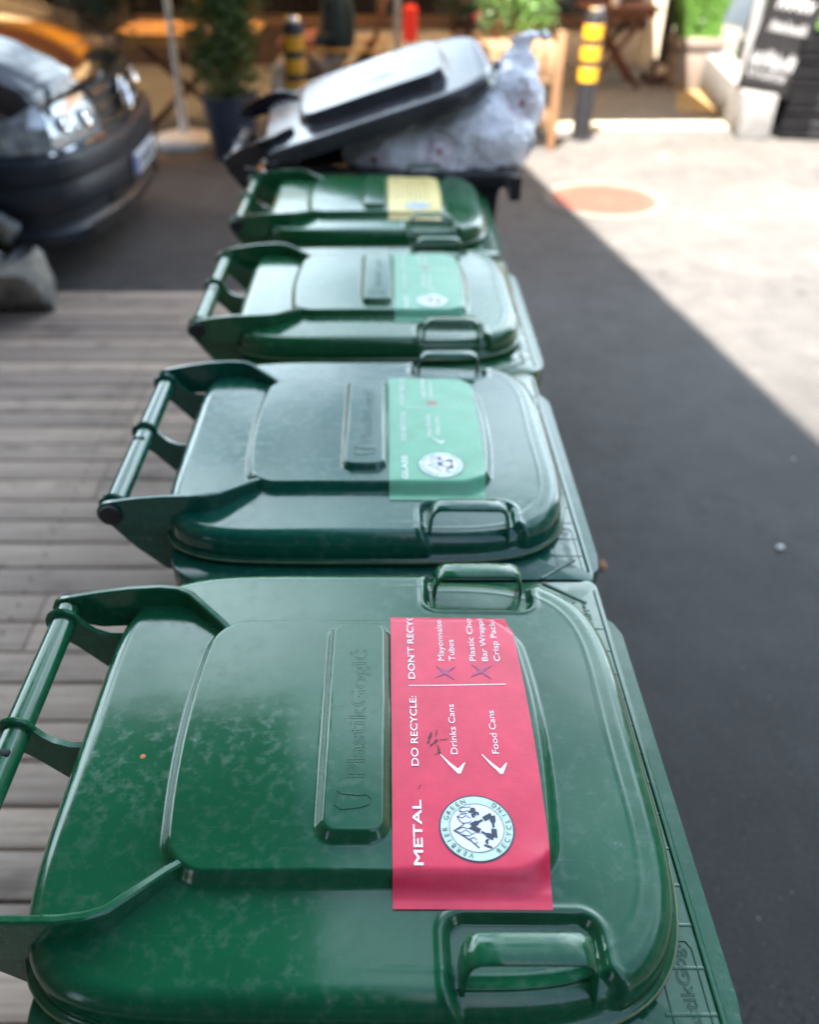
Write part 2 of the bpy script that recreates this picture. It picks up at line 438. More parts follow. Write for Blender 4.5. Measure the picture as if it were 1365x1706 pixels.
def lid_mesh(name='lid', nt=1000, nr=150, ph=.014, panel=True, pocket=True, su=1.0, thick=1.0):
    th = np.linspace(0, 2*np.pi, nt, endpoint=False)
    rr = lid_r(th)
    IN = .022
    rows = []
    rho = np.linspace(0.0005, 1, nr)
    for p in rho:
        r = p*(rr-IN); u = -.027+r*np.cos(th); v = r*np.sin(th)
        z = lid_h(u, v, ph, 1, panel, pocket)
        d = (1-p)*(rr-IN)+IN
        z = z+.0006*np.exp(-((d-.034)/.0020)**2)*smooth(-.1, .5, np.cos(th))
        rows.append(np.stack([u, v, z], 1))
    zin = rows[-1][:, 2]
    uu = rows[-1][:, 0]
    if pocket: pm = (1-smooth(-.006, .004, np.abs(uu-.1165)-.062))*(np.abs(np.sin(th)) > .5)
    else: pm = np.zeros(nt)
    prof = []
    for k in range(1, 10):
        t = k/9*np.pi/2
        prof.append((IN*(1-math.sin(t)), -.017*(1-math.cos(t))))       # inset, drop relative
    prof += [(-.001, -.024), (-.002, -.030*thick), (-.0005, -.0315*thick), (-.004, -.0330*thick), (-.0075, -.0345*thick), (-.0078, -.0395*thick), (-.004, -.0405*thick), (.004, -.0400*thick), (.008, -.030*thick)]
    for ins, dz in prof:
        r = rr-ins-pm*.005*(dz > -.031); u = -.027+r*np.cos(th); v = r*np.sin(th)
        drop = zin+dz
        w = min(1, abs(dz)/.030)
        z = drop*(1-w)+(1.0305+dz)*w
        rows.append(np.stack([u, v, z], 1))
    V = np.concatenate(rows)
    V[:, 0] = (V[:, 0]-HU)*su; V[:, 2] -= HZ
    me = grid_mesh(name, V, len(rows), nt)
    me.materials.append(M['plastic'])
    return me
def arm_mesh(s, name='hinge_arm'):
    """fin that runs from the plateau corner over the lid edge to the hinge bar"""
    path = [(-.178, .146, 1.0475, 1.034), (-.190, .158, 1.052, 1.030), (-.232, .198, 1.058, 1.022), (-.248, .205, 1.060, 1.020), (-.270, .208, 1.060, 1.010), (-.31, .207, 1.058, 1.000),
            (-.35, .205, 1.053, 1.000), (-.380, .204, 1.0475, 1.0085), (-.393, .204, 1.045, 1.011), (-.401, .204, 1.040, 1.016), (-.4045, .204, 1.033, 1.023)]
    m = MB(); t = .0042; n = len(path); vs = []
    for i, (u, v, zt, zb) in enumerate(path):
        a = Vector(path[max(i-1, 0)][:2]); b = Vector(path[min(i+1, n-1)][:2]); d = (b-a).normalized(); nx = Vector((-d.y, d.x))*t
        bv = .0018
        for (off, z) in ((1, zb), (1, zt-bv), (.55, zt), (-.55, zt), (-1, zt-bv), (-1, zb)):
            vs.append(((u+nx.x*off)-HU, (v+nx.y*off)*s, z-HZ))
    fs = []
    for i in range(n-1):
        for k in range(6):
            fs.append((i*6+k, i*6+(k+1) % 6, (i+1)*6+(k+1) % 6, (i+1)*6+k))
    fs += [tuple(range(6)), tuple((n-1)*6+k for k in range(6))]
    m.add(vs, fs)
    return m
def handle_mb(s):
    """strap handle that bridges the pocket at the lid's side"""
    m = MB()
    path = []
    u0, u1 = .066, .167
    zt, zb = 1.062, 1.008
    for u, z, dv in ((u0-.004, zb, 0), (u0-.003, zb+.025, 0), (u0-.001, zt-.012, 0), (u0+.003, zt-.004, 0), (u0+.010, zt, 0), (u0+.03, zt+.0005, 0), ((u0+u1)/2, zt+.0005, 0), (u1-.03, zt+.0005, 0), (u1-.010, zt, 0), (u1-.003, zt-.004, 0), (u1+.001, zt-.012, 0), (u1+.003, zb+.025, 0), (u1+.004, zb, 0)):
        path.append(Vector((u, z)))
    vs = []; n = len(path); th = .0023
    for i, p in enumerate(path):
        d = (path[min(i+1, n-1)]-path[max(i-1, 0)]).normalized(); nn = Vector((-d.y, d.x))*th
        va, vb = .224, .250
        lean = (p.y-zb)*.16
        for (off, v) in ((1, va+.002), (1, vb-.002), (.4, vb), (-.9, vb), (-.9, va), (.4, va)):
            q = p+nn*off
            vs.append((q.x-HU, (v+.006-lean)*s, q.y-HZ))
    fs = []
    for i in range(n-1):
        for k in range(6):
            fs.append((i*6+k, i*6+(k+1) % 6, (i+1)*6+(k+1) % 6, (i+1)*6+k))
    fs += [tuple(range(6)), tuple((n-1)*6+k for k in range(6))]
    m.add(vs, fs)
    return m
def body_mesh(su=1.0, hv=.311, u0=-.298, u1=.286, zt=.986):
    m = MB(); n = 96
    def ring(ua, ub, h, rl, rr_, z):
        out = []
        for cx, cy, r, a0 in ((ub-rr_, h-rr_, rr_, 0), (ua+rl, h-rl, rl, 90), (ua+rl, -h+rl, rl, 180), (ub-rr_, -h+rr_, rr_, 270)):
            for k in range(n//4):
                t = R(a0+90*k/(n//4-1)); out.append((cx+r*math.cos(t), cy+r*math.sin(t), z))
        return out
    L = [(.02, .06, zt-.02, 0), (.012, .04, zt-.002, 0), (.010, 0.03, zt, 0), (.004, .0, zt, 0), (0.0012, 0, zt-.001, 0), (0, 0, zt-.0035, 0), (-.0002, 0, zt-.034, 0), (.003, 0, zt-.037, 0), (.03, 0, zt-.037, 0), (.034, 0, zt-.06, 0), (.07, 0, .35, 0), (.09, 0, .06, 0), (.10, 0, .05, 0), (.2, 0, .05, 0)]
    vs = []
    inner = [(.125, zt-.03), (.122, zt-.002), (.12, zt)]
    seq = inner+[(a, c) for a, b_, c, d in L[3:]]
    for ins, z in seq:
        vs += ring(u0*su+ins, u1*su-ins, hv-ins, max(.07-ins*.4, .02), max(.022-ins*.05, .012), z)
    fs = []
    for i in range(len(seq)-1):
        for k in range(n):
            a = i*n+k; c = i*n+(k+1) % n
            fs.append((a, c, c+n, a+n))
    fs.append(tuple((len(seq)-1)*n+k for k in range(n)))
    m.add(vs, fs)
    return m
def extra_rim(m, su=1.0, u1=.286, zt=.986, hv=.311):
    U = u1*su
    # lower front lip with chamfered ends
    m.prism([(U-.004, -hv+.03), (U+.014, -hv+.05), (U+.018, -hv+.08), (U+.018, .215), (U+.010, .238), (U-.004, .25)], 'z', zt-.052, zt-.014)
    # small cross ribs on the front strip and a bead along its edge
    for k in range(13):
        v = -.25+k*.0385
        m.box(U-.052, U-.006, v-.0016, v+.0016, zt-.002, zt+.0006, bev=.0005)
    m.box(U-.0075, U-.0045, -.285, .285, zt-.001, zt+.0022, bev=.001)
    for v in (-.04, .065, .118): m.lathe([(.0045, zt-.001), (.0045, zt+.0015), (.003, zt+.0028), (.0005, zt+.0028)], 12, Matrix.Translation((U-.02, v, 0)))
    # diagonal stiffeners in the corners
    for s in (-1, 1):
        mm = Matrix.Translation((U-.045, s*.278, 0)) @ Matrix.Rotation(R(-38*s), 4, 'Z')
        m.box(-.035, .03, -.0016, .0016, zt-.002, zt+.0018, mm)
    return m
def bracket_mb(v, big=False, hu=HU):
    m = MB()
    ring = [(hu+.0195*math.cos(R(a)), HZ+.0195*math.sin(R(a))) for a in range(200, 30, -20)]
    ring += [(hu+.026, HZ-.004), (hu+.036, HZ-.013), (hu+.052, HZ-.020), (hu+.098, HZ-.021)]
    low = [(hu+.098, HZ-.115), (hu+.07, HZ-.098), (hu+.04, HZ-.07), (hu+.012, HZ-.038), (hu-.010, HZ-.018)]
    if big: low = [(hu+.10, HZ-.13), (hu+.06, HZ-.11), (hu+.02, HZ-.07), (hu-.01, HZ-.03)]
    m.prism(ring+low, 'y', v-.0035, v+.0035)
    # rolled collar round the bar
    pts = [(hu+.0185*math.cos(R(a)), v, HZ+.0185*math.sin(R(a))) for a in range(0, 361, 20)]
    m.tube(pts, .0036, 8, cap=False)
    return m

LID = lid_mesh()
def sticker_z(u, v):
    h0 = lid_h(u, v, soft=1.0, panel=False, pocket=False)
    h1 = lid_h(u, v+0, soft=1.9, panel=False, pocket=False)
    h = np.maximum(h0, h1*.85+h0*.15)
    # bridging wrinkles near the near/front corner and along the front edge
    w = .0016*np.exp(-((u-.138)/.018)**2)*np.exp(-((v+.150)/.016)**2)+.0013*np.exp(-((u-.13)/.02)**2)*np.exp(-((v-.158)/.006)**2)
    w = w+.0007*np.exp(-((v+.168+.06*(u-.05))/.0035)**2)+.0005*np.exp(-((v-.165)/.003)**2)
    return h+.0013+w
def sticker_mb(cut=0):
    nu, nv = 50, 120
    us = np.linspace(.0075, .149, nu); vs = np.linspace(-.187, .176, nv)
    U, V = np.meshgrid(us, vs, indexing='ij')
    # front edge follows the plateau's bulging side
    t = (U-.0075)/.1415
    U2 = U+t*(.006*(1-(V/.19)**2)-.004+.002*np.sin(V*60)*np.exp(-((V-.165)/.02)**2))
    Z = sticker_z(U2, V)
    m = MB()
    vv = np.stack([U2-HU, V, Z-HZ], -1).reshape(-1, 3)
    fs = [(i*nv+j, (i+1)*nv+j, (i+1)*nv+j+1, i*nv+j+1) for i in range(nu-1) for j in range(nv-1)]
    m.add([tuple(p) for p in vv], fs)
    return m
def drape(m2, lift=.0005):
    """m2: MB with verts (u,v,extra) -> on the sticker, in lid space"""
    out = MB(); out.f = m2.f
    a = np.array(m2.v, float)
    z = sticker_z(a[:, 0], a[:, 1])+lift+a[:, 2]
    out.v = [tuple(p) for p in np.stack([a[:, 0]-HU, a[:, 1], z-HZ], 1)]
    return out
def put_text(m, txt, u_base, v0, cap, length=None, bold=0, outline=0, rot=90, align='LEFT', lift=0):
    """text baseline along +v (reads away from the camera), letter tops towards -u"""
    size = cap/.69
    if bold:
        w = bold*size*.75
        for q, (a_, b_) in enumerate(((w, w), (w, -w), (-w, w), (-w, -w))):
            put_text(m, txt, u_base+a_, v0+b_, cap, length, 0, outline, rot, align, lift+.00004*(q+1))
        return
    vs, fs = text_verts(txt, size, 0, outline, align)
    if not vs: return
    xs = [p[0] for p in vs]; x0, x1 = min(xs), max(xs)
    k = (length/(x1-x0)) if length else 1
    out = []
    for x, y, z in vs:
        xx = (x-x0)*k if align == 'LEFT' else x*k
        out.append((u_base-y, v0+xx, z+lift))
    m.add(out, fs)
def strip(m, pts, w, z=0.0):
    """flat ribbon along pts (u,v), width or list of widths"""
    if not hasattr(w, '__len__'): w = [w]*len(pts)
    vs = []; n = len(pts)
    for i, p in enumerate(pts):
        a = Vector(pts[max(i-1, 0)]); b = Vector(pts[min(i+1, n-1)]); d = (b-a).normalized(); q = Vector((-d.y, d.x))*w[i]/2
        vs += [(p[0]+q.x, p[1]+q.y, z), (p[0]-q.x, p[1]-q.y, z)]
    m.add(vs, [(2*i, 2*i+1, 2*i+3, 2*i+2) for i in range(n-1)])
def disc(m, cu, cv, r, z=0, n=48, r0=0):
    if r0:
        vs = [(cu+q*math.cos(2*math.pi*k/n), cv+q*math.sin(2*math.pi*k/n), z) for q in (r0, r) for k in range(n)]
        m.add(vs, [(k, (k+1) % n, n+(k+1) % n, n+k) for k in range(n)])
    else:
        rings = 6; vs = [(cu, cv, z)]+[(cu+r*j/rings*math.cos(2*math.pi*k/n), cv+r*j/rings*math.sin(2*math.pi*k/n), z) for j in range(1, rings+1) for k in range(n)]
        fs = [(0, 1+k, 1+(k+1) % n) for k in range(n)]
        for j in range(rings-1): fs += [(1+j*n+k, 1+(j+1)*n+k, 1+(j+1)*n+(k+1) % n, 1+j*n+(k+1) % n) for k in range(n)]
        m.add(vs, fs)
def emblem(parent, cu=.0845, cv=-.118, r=.0345):
    """round badge: ring lettering, mountains, triangle of bottles, 19 36"""
    rim = MB(); disc(rim, cu, cv, r, 0)
    drape(rim, .0004).build('emblem_rim', M['navy_ink'], parent)
    b = MB(); disc(b, cu, cv, r*.955, 0); drape(b, .0007).build('emblem_band', M['pale_green_ink'], parent)
    b = MB(); disc(b, cu, cv, r*.715, 0); drape(b, .0010).build('emblem_centre', M['pale_ink'], parent)
    k = MB()
    disc(k, cu, cv, r*.725, -.0000, 64, r*.712)
    # local frame: X right = +v, Y up = -u
    def P(x, y): return (cu-y*r, cv+x*r)
    def arc_text(txt, a0, a1, rad, cap, inward=False):
        for i, ch in enumerate(txt):
            a = R(a0+(a1-a0)*i/(len(txt)-1))
            if ch == ' ': continue
            vs, fs = text_verts(ch, cap/.69, 0, 0, 'CENTER')
            ca, sa = math.cos(a), math.sin(a); out = []
            for x, y, z in vs:
                if inward:   # bottom arc, tops towards the centre
                    X = (rad-y)*ca - x*sa*-1*-1; Y = (rad-y)*sa + x*ca
                    # tangent direction for increasing angle
                    X = (rad-y)*ca + (-sa)*x; Y = (rad-y)*sa + ca*x
                else:
                    X = (rad+y)*ca + sa*x; Y = (rad+y)*sa - ca*x
                u, v = P(X, Y); out.append((u, v, 0))
            k.add(out, fs)
    arc_text('VERBIER GREEN', 166, 22, .775, .135)
    arc_text('RECYCLING', 218, 322, .915, .135, True)
    # numbers
    for txt, x, y, rot in (('19', -.52, -.36, -20), ('36', .50, -.02, 35)):
        vs, fs = text_verts(txt, .27, .018, 0, 'CENTER'); c, s = math.cos(R(rot)), math.sin(R(rot))
        k.add([P(x+a*c-b_*s, y+a*s+b_*c)+(0,) for a, b_, _ in vs], fs)
    # mountains (ink strokes)
    strokes = [[(-.60, -.02), (-.40, .18), (-.22, .42), (-.10, .62), (.0, .45), (.08, .34), (.2, .44), (.32, .50), (.42, .36), (.50, .44), (.60, .35), (.62, .12)],
               [(-.10, .62), (-.16, .42), (-.08, .30), (-.2, .12), (-.12, .0)], [(-.1, .6), (0, .38), (-.04, .22), (.06, .08)], [(.32, .5), (.28, .36), (.36, .26), (.27, .14)],
               [(.5, .43), (.46, .30), (.52, .2)], [(-.35, .22), (-.3, .1), (-.38, .02)], [(-.48, .1), (-.44, 0)], [(.12, .36), (.14, .2), (.2, .12)], [(-.22, .4), (-.26, .24), (-.2, .14)], [(.4, .36), (.42, .22)]]
    for i, st in enumerate(strokes):
        n = len(st); strip(k, [P(*p) for p in st], [r*(.035 if i == 0 else .028)*(1-.5*j/n) for j in range(n)])
    # triangle of six bottle halves
    C = (.03, -.24); rad = .40
    tri = [(C[0]+rad*math.cos(R(a)), C[1]+rad*math.sin(R(a))) for a in (90, 210, 330)]
    for i in range(3):
        A = Vector(tri[i]); Bv = Vector(tri[(i+1) % 3]); d = (Bv-A).normalized(); nrm = Vector((-d.y, d.x)); L = (Bv-A).length
        def q(t, o): w = A+d*t*L+nrm*o; return P(w.x, w.y)+(0,)
        k.add([q(0, -.08), q(.40, -.08), q(.40, .07), q(0.06, .07)], [(0, 1, 2, 3)])
        k.add([q(.45, -.035), q(.62, -.035), q(.72, -.08), q(.98, -.08), q(.95, .07), q(.72, .07), q(.62, .03), q(.45, .03)], [(0, 1, 2, 7), (2, 3, 4, 5), (2, 5, 6, 7)])
    drape(k, .0013).build('emblem_drawing', M['navy_ink'], parent, smooth=False)
def tick(m, u, v, s=1.0):
    strip(m, [(u-.011*s, v+.012*s), (u-.003*s, v+.001*s), (u+.007*s, v-.010*s)], [.0008, .0026*s, .0045*s])
    strip(m, [(u+.0052*s, v-.0098*s), (u+.0125*s, v+.002*s)], [.0055*s, .0010])
def cross(m, u, v, s=1.0):
    strip(m, [(u-.011*s, v-.008*s), (u, v), (u+.012*s, v+.009*s)], [.001, .0038*s, .001])
    strip(m, [(u-.009*s, v+.010*s), (u, v), (u+.010*s, v-.011*s)], [.001, .0038*s, .001])

def make_bin(label, colour, y, du=0.0, group='green wheelie bins in a row', full=True):
    t = empty('wheelie_bin', (du, y, 0), 0, label, 'wheelie bin', group)
    def col(o): o.color = colour+(1,); return o
    mb = body_mesh(); extra_rim(mb)
    body = col(mb.build('body', M['plastic'], t, ang=40))
    for v, bg in ((.178, False), (.012, False), (-.190, True)):
        col(bracket_mb(v, bg).build('hinge_bracket', M['plastic'], t))
    bar = MB(); bar.tube([(HU, -.197, HZ), (HU, .197, HZ)], .0148, 28)
    bo = col(bar.build('hinge_bar', M['plastic'], t))
    sl = MB(); sl.box(HU-.009, HU+.009, -.030, -.0215, HZ+.008, HZ+.0153, bev=.002); sl.build('slot', M['slot'], bo)
    for s in (-1, 1):
        c = MB(); c.lathe([(.0155, 0), (.0165, .003), (.015, .0065), (.004, .0075)], 24, Matrix.Translation((HU, s*.2085, HZ)) @ Matrix.Rotation(R(90 if s < 0 else -90), 4, 'X'))
        c.build('end_cap', M['rubber'], t)
    # wheels and axle under the hinge side
    for s in (-1, 1):
        w = MB(); Mx = Matrix.Translation((-.25, s*.235, .10)) @ Matrix.Rotation(R(90), 4, 'X')
        w.lathe([(.07, -.022), (.095, -.022), (.10, -.014), (.10, .014), (.095, .022), (.07, .022)], 28, Mx)
        wh = w.build('wheel', M['rubber'], t)
    a = MB(); a.tube([(-.25, -.23, .10), (-.25, .23, .10)], .010, 10); a.build('axle', M['rubber'], t)
    lid = bpy.data.objects.new('lid', LID); COL.objects.link(lid); lid.parent = t; lid.location = (HU, 0, HZ); col(lid)
    for s in (1, -1):
        col(arm_mesh(s).build('hinge_arm', M['plastic'], lid)); col(handle_mb(s).build('lid_handle', M['plastic'], lid))
    k = MB(); ths = np.linspace(0, 2*np.pi, 160, endpoint=False); rr0 = lid_r(ths)+.0072
    pts = [(-.027+r*math.cos(a)-HU, r*math.sin(a), 1.0305-.0350-HZ) for r, a in zip(rr0, ths)]
    k.tube(pts+pts[:2], .0011, 6, cap=False); k.build('worn_edge', M['worn'], lid)
    if full:
        k = MB(); vs, fs = text_verts('PlastikGogi\u0107', .027, 0, .00016, 'LEFT')
        x0 = min(p[0] for p in vs); x1 = max(p[0] for p in vs)
        out = []
        for x, yv, z in vs:
            u = -.019-yv*.9; v = -.070+(x-x0)*.170/(x1-x0)
            out.append((u-HU, v, float(lid_h(np.array(u), np.array(v)))-HZ+.0002+z*.8))
        k.add(out, fs)
        # little rounded figure beside the first letter
        pts = [(-.020+.009*math.cos(R(a_)), -.094+.010*math.sin(R(a_))) for a_ in range(20, 340, 20)]
        k.tube([(u-HU, v, float(lid_h(np.array(u), np.array(v)))-HZ+.0003) for u, v in [(-.044, -.084), (-.046, -.100), (-.040, -.105), (-.022, -.103), (-.014, -.100), (-.012, -.093), (-.017, -.089), (-.024, -.090), (-.040, -.088), (-.044, -.084)]], .0005, 6)
        col(k.build('embossed_lettering', M['plastic'], lid))
        k = MB(); vs, fs = text_verts('PlastikGogi\u0107', .020, 0, .00022, 'LEFT')
        x0 = min(p[0] for p in vs); x1 = max(p[0] for p in vs)
        k.add([(.263-yv*.8, -.275+(x-x0)*.095/(x1-x0), .9866+z) for x, yv, z in vs], fs)
        k.tube([(.240, -.28, .9864), (.240, -.195, .9864), (.244, -.188, .9864), (.268, -.188, .9864), (.272, -.195, .9864), (.272, -.28, .9864)], .0006, 6)
        # two rows of tiny raised mould marks in the far corner
        rr_ = random.Random(5)
        for row, u in enumerate((.245, .262)):
            v = .215
            while v < .262:
                h = rr_.uniform(.002, .0045); strip_w = rr_.uniform(.0008, .0016)
                k.box(u-.004, u+.004 if rr_.random() < .6 else u, v, v+strip_w, .986, .9869); v += h
        col(k.build('mould_marks', M['plastic'], body))
    return t, lid

GREEN1 = (.0045, .082, .034); GREEN2 = (.0020, .070, .045); GREEN3 = (.007, .085, .030); GREEN4 = (.005, .088, .028)
YC = [.590, 1.198, 1.817, 2.462]
b1, lid1 = make_bin('green wheelie bin nearest the camera, with the pink METAL sticker on its lid', GREEN1, YC[0], 0)
b2, lid2 = make_bin('bluish green wheelie bin with a mint GLASS sticker, directly behind the pink stickered bin', GREEN2, YC[1], .0)
b3, lid3 = make_bin('mint stickered green wheelie bin in front of the bin with the yellow sticker', GREEN3, YC[2], .014)
b4, lid4 = make_bin('green wheelie bin with a yellow sticker on its lid, in front of the black bin', GREEN4, YC[3], .004)

# --- pink METAL sticker
st = sticker_mb().build('sticker', M['pink'], lid1)
W = MB()
dv = -YC[0]
put_text(W, 'METAL', .0345, -.155, .0080, .066, bold=.030)
put_text(W, 'DO RECYCLE:', .0338, -.050, .0070, .089, bold=.012)
put_text(W, "DON'T RECYCI", .0334, .064, .0070, .105, bold=.012)
strip(W, [(.0265, .054), (.060, .0545), (.131, .057)], .0011); 
put_text(W, 'Drinks Cans', .0728, -.036, .0067, .064)
put_text(W, 'Food Cans', .1138, -.035, .0067, .055)
put_text(W, 'Mayonnaise', .0665, .091, .0066, .066)
put_text(W, 'Tubes', .0785, .091, .0066, .033)
put_text(W, "Plastic Choc'", .1015, .091, .0066, .078)
put_text(W, 'Bar Wrappin', .1150, .091, .0066, .074)
put_text(W, 'Crisp Packe', .1285, .091, .0066, .070)
tick(W, .0665, -.048); tick(W, .1075, -.048)
drape(W).build('lettering', M['white_ink'], st, smooth=False)
W = MB(); cross(W, .0665, .074, 1.0); cross(W, .106, .076, 1.0)
drape(W, .0006).build('cross_marks', M['mauve_ink'], st, smooth=False)
W = MB(); rnd = random.Random(11)
for cu, cv, ln, wd, an in ((.046, -.016, .016, .003, 1.2), (.050, -.022, .012, .0024, .9), (.054, -.030, .013, .0026, 1.9), (.060, -.018, .010, .0014, .1), (.053, -.010, .008, .0014, 1.4), (.034, -.074, .005, .001, 1.0), (.052, -.036, .007, .0014, .5)):
    n = 6; strip(W, [(cu+math.cos(an)*ln*(i/n-.5)+rnd.uniform(-.0008, .0008), cv+math.sin(an)*ln*(i/n-.5)+rnd.uniform(-.0008, .0008)) for i in range(n+1)], [wd*(.3+.7*rnd.random()) if 0 < i < n else .0002 for i in range(n+1)])
drape(W, .0006).build('scuff', M['scuff_ink'], st, smooth=False)
emblem(st)
# speck of dried leaf on lid 1
k = MB(); k.lathe([(.004, 0), (.0035, .0008), (.001, .0012)], 9, Matrix.Translation((-.243, .565+.0, 1.0345)))
tag(k.build('dried_leaf', simple('rusty_leaf', (.45, .16, .03), .7, var=.4, scale=600)), 'tiny orange dried leaf speck on the nearest bin lid', 'leaf')

# --- mint GLASS stickers
def mint(lid, txt, redx=True):
    s = sticker_mb().build('sticker', M['mint'], lid)
    W = MB()
    put_text(W, txt, .0345, -.155, .0080, .060, bold=.030)
    put_text(W, 'DO RECYCLE:', .0338, -.050, .0070, .089, bold=.012)
    put_text(W, "DON'T RECYCLE", .0334, .062, .0070, .105, bold=.012)
    strip(W, [(.028, .054), (.060, .0545), (.122, .057)], .0011)
    put_text(W, 'Glass Bottles', .0735, -.040, .0070, .070); put_text(W, 'Glass Jars', .0870, -.032, .0070, .055)
    put_text(W, 'Light Bulbs', .0685, .085, .0065, .070); put_text(W, 'Ceramics', .0815, .085, .0065, .060)
    tick(W, .0830, -.050, .8)
    drape(W).build('lettering', M['white_ink'], s, smooth=False)
    W = MB(); cross(W, .0785, .069, .9); drape(W, .0006).build('cross_mark', M['red_ink'], s, smooth=False)
    emblem(s)
mint(lid2, 'GLASS'); mint(lid3, 'GLASS')
# --- yellow sticker
s4 = sticker_mb().build('sticker', M['yellowst'], lid4)
W = MB(); rnd = random.Random(2)
for u in (.026, .040, .054, .066, .078, .090, .102, .114):
    v = -.06
    while v < .13:
        L = rnd.uniform(.008, .022); strip(W, [(u, v), (u, v+L)], .0024); v += L+.004
drape(W).build('lettering', M['olive_ink'], s4, smooth=False)
emblem(s4)

# ------------------------------------------------------------------ black bin with open lid, and the green bin behind it
BLACK = (.010, .011, .016)
SU = 1.16
tb = empty('wheelie_bin', (.050, 3.08, 0), 0, 'large black wheelie bin, lid propped open by a full white rubbish bag', 'wheelie bin')
def bcol(o): o.color = BLACK+(1,); return o
mb = body_mesh(SU, .335, -.385, .300, 1.022)
mb.prism([(.340, -.335), (.372, -.330), (.372, .30), (.340, .32)], 'z', .945, 1.016)
bcol(mb.build('body', M['plastic'], tb, ang=40))
bh = -.535
for v in (.19, 0, -.2): bcol(bracket_mb(v, True, bh).build('hinge_bracket', M['plastic'], tb))
bar = MB(); bar.tube([(bh, -.22, HZ), (bh, .22, HZ)], .0155, 24)
bo = bar.build('hinge_bar', simple('dusty_dark_bar', (.05, .05, .055), .3), tb)
for s in (-1, 1):
    w = MB(); w.lathe([(.07, -.022), (.095, -.022), (.10, -.014), (.10, .014), (.095, .022), (.07, .022)], 28, Matrix.Translation((-.33, s*.25, .10)) @ Matrix.Rotation(R(90), 4, 'X')); w.build('wheel', M['rubber'], tb)
BL = lid_mesh('lid', 500, 90, ph=.036, panel=False, pocket=False, su=1.30, thick=1.0)
mdull = M['plastic'].copy(); mdull.name = 'dull_black_plastic'; mdull.node_tree.nodes['Principled BSDF'].inputs['Specular IOR Level'].default_value = .22
BL.materials[0] = mdull
bl = bpy.data.objects.new('lid', BL); COL.objects.link(bl); bl.parent = tb; bcol(bl)
bl.location = (bh, .0, HZ+.035); bl.rotation_euler = (R(6), R(-17), R(0)); bl.scale = (1, 1.15, 1)
bl.color = (.045, .045, .052, 1)
for s in (1, -1): bcol(arm_mesh(s).build('hinge_arm', M['plastic'], bl))
W = MB(); nu = 8
def blz(x, v): return float(lid_h(np.array(x/1.30+HU), np.array(v), .036, 1, False, False))-HZ
gx = np.linspace(.40, .55, 10); gv = np.linspace(-.06, .13, 12)
W.add([(x, v+.25*(x-.47), blz(x, v)+.002) for x in gx for v in gv], [(i*12+j, (i+1)*12+j, (i+1)*12+j+1, i*12+j+1) for i in range(9) for j in range(11)])
ss = W.build('sticker', M['whitest'], bl)
W = MB(); rnd = random.Random(4)
for x in (.435, .455, .475, .495):
    v = 0
    while v < .06:
        L = rnd.uniform(.008, .02); W.box(x-.004, x+.004, v, v+L, blz(x, 0)+.0022, blz(x, 0)+.0030); v += L+.004
W.build('lettering', simple('faded_pink_ink', (.7, .38, .42), .5), ss)
W = MB(); W.box(.42, .53, -.032, -.024, blz(.47, 0)+.0022, blz(.4, 0)+.003); W.build('underline', simple('faded_green_ink', (.3, .6, .45), .5), ss)

b6, lid6 = make_bin('green wheelie bin furthest back, mostly hidden behind the black bin', (.010, .12, .045), 3.74, -.02, full=False)
# rubbish bag
def blob(name, balls, vox, mat, disp=(0, 20), loc=(0, 0, 0), sm=1):
    mb = bpy.data.metaballs.new('tmp') if False else None
    bm = bmesh.new()
    for (x, y, z, rx, ry, rz) in balls:
        r = bmesh.ops.create_icosphere(bm, subdivisions=3, radius=1)
        for v in r['verts']: v.co = Vector((x+v.co.x*rx, y+v.co.y*ry, z+v.co.z*rz))
    me = bpy.data.meshes.new(name); bm.to_mesh(me); bm.free()
    o = bpy.data.objects.new(name, me); COL.objects.link(o)
    md = o.modifiers.new('r', 'REMESH'); md.mode = 'VOXEL'; md.voxel_size = vox
    md2 = o.modifiers.new('s', 'SMOOTH'); md2.iterations = 6*sm; md2.factor = .6
    n = bake(o, name)
    for p in n.data.polygons: p.use_smooth = True
    if disp[0]:
        for v in n.data.vertices:
            c = v.co*disp[1]
            w = abs(noise.noise(c))*.6+abs(noise.noise(c*2.3+Vector((3, 1, 7))))*.3
            v.co += v.normal*(-w*disp[0])
    n.data.materials.clear(); n.data.materials.append(mat); n.location = loc
    return n
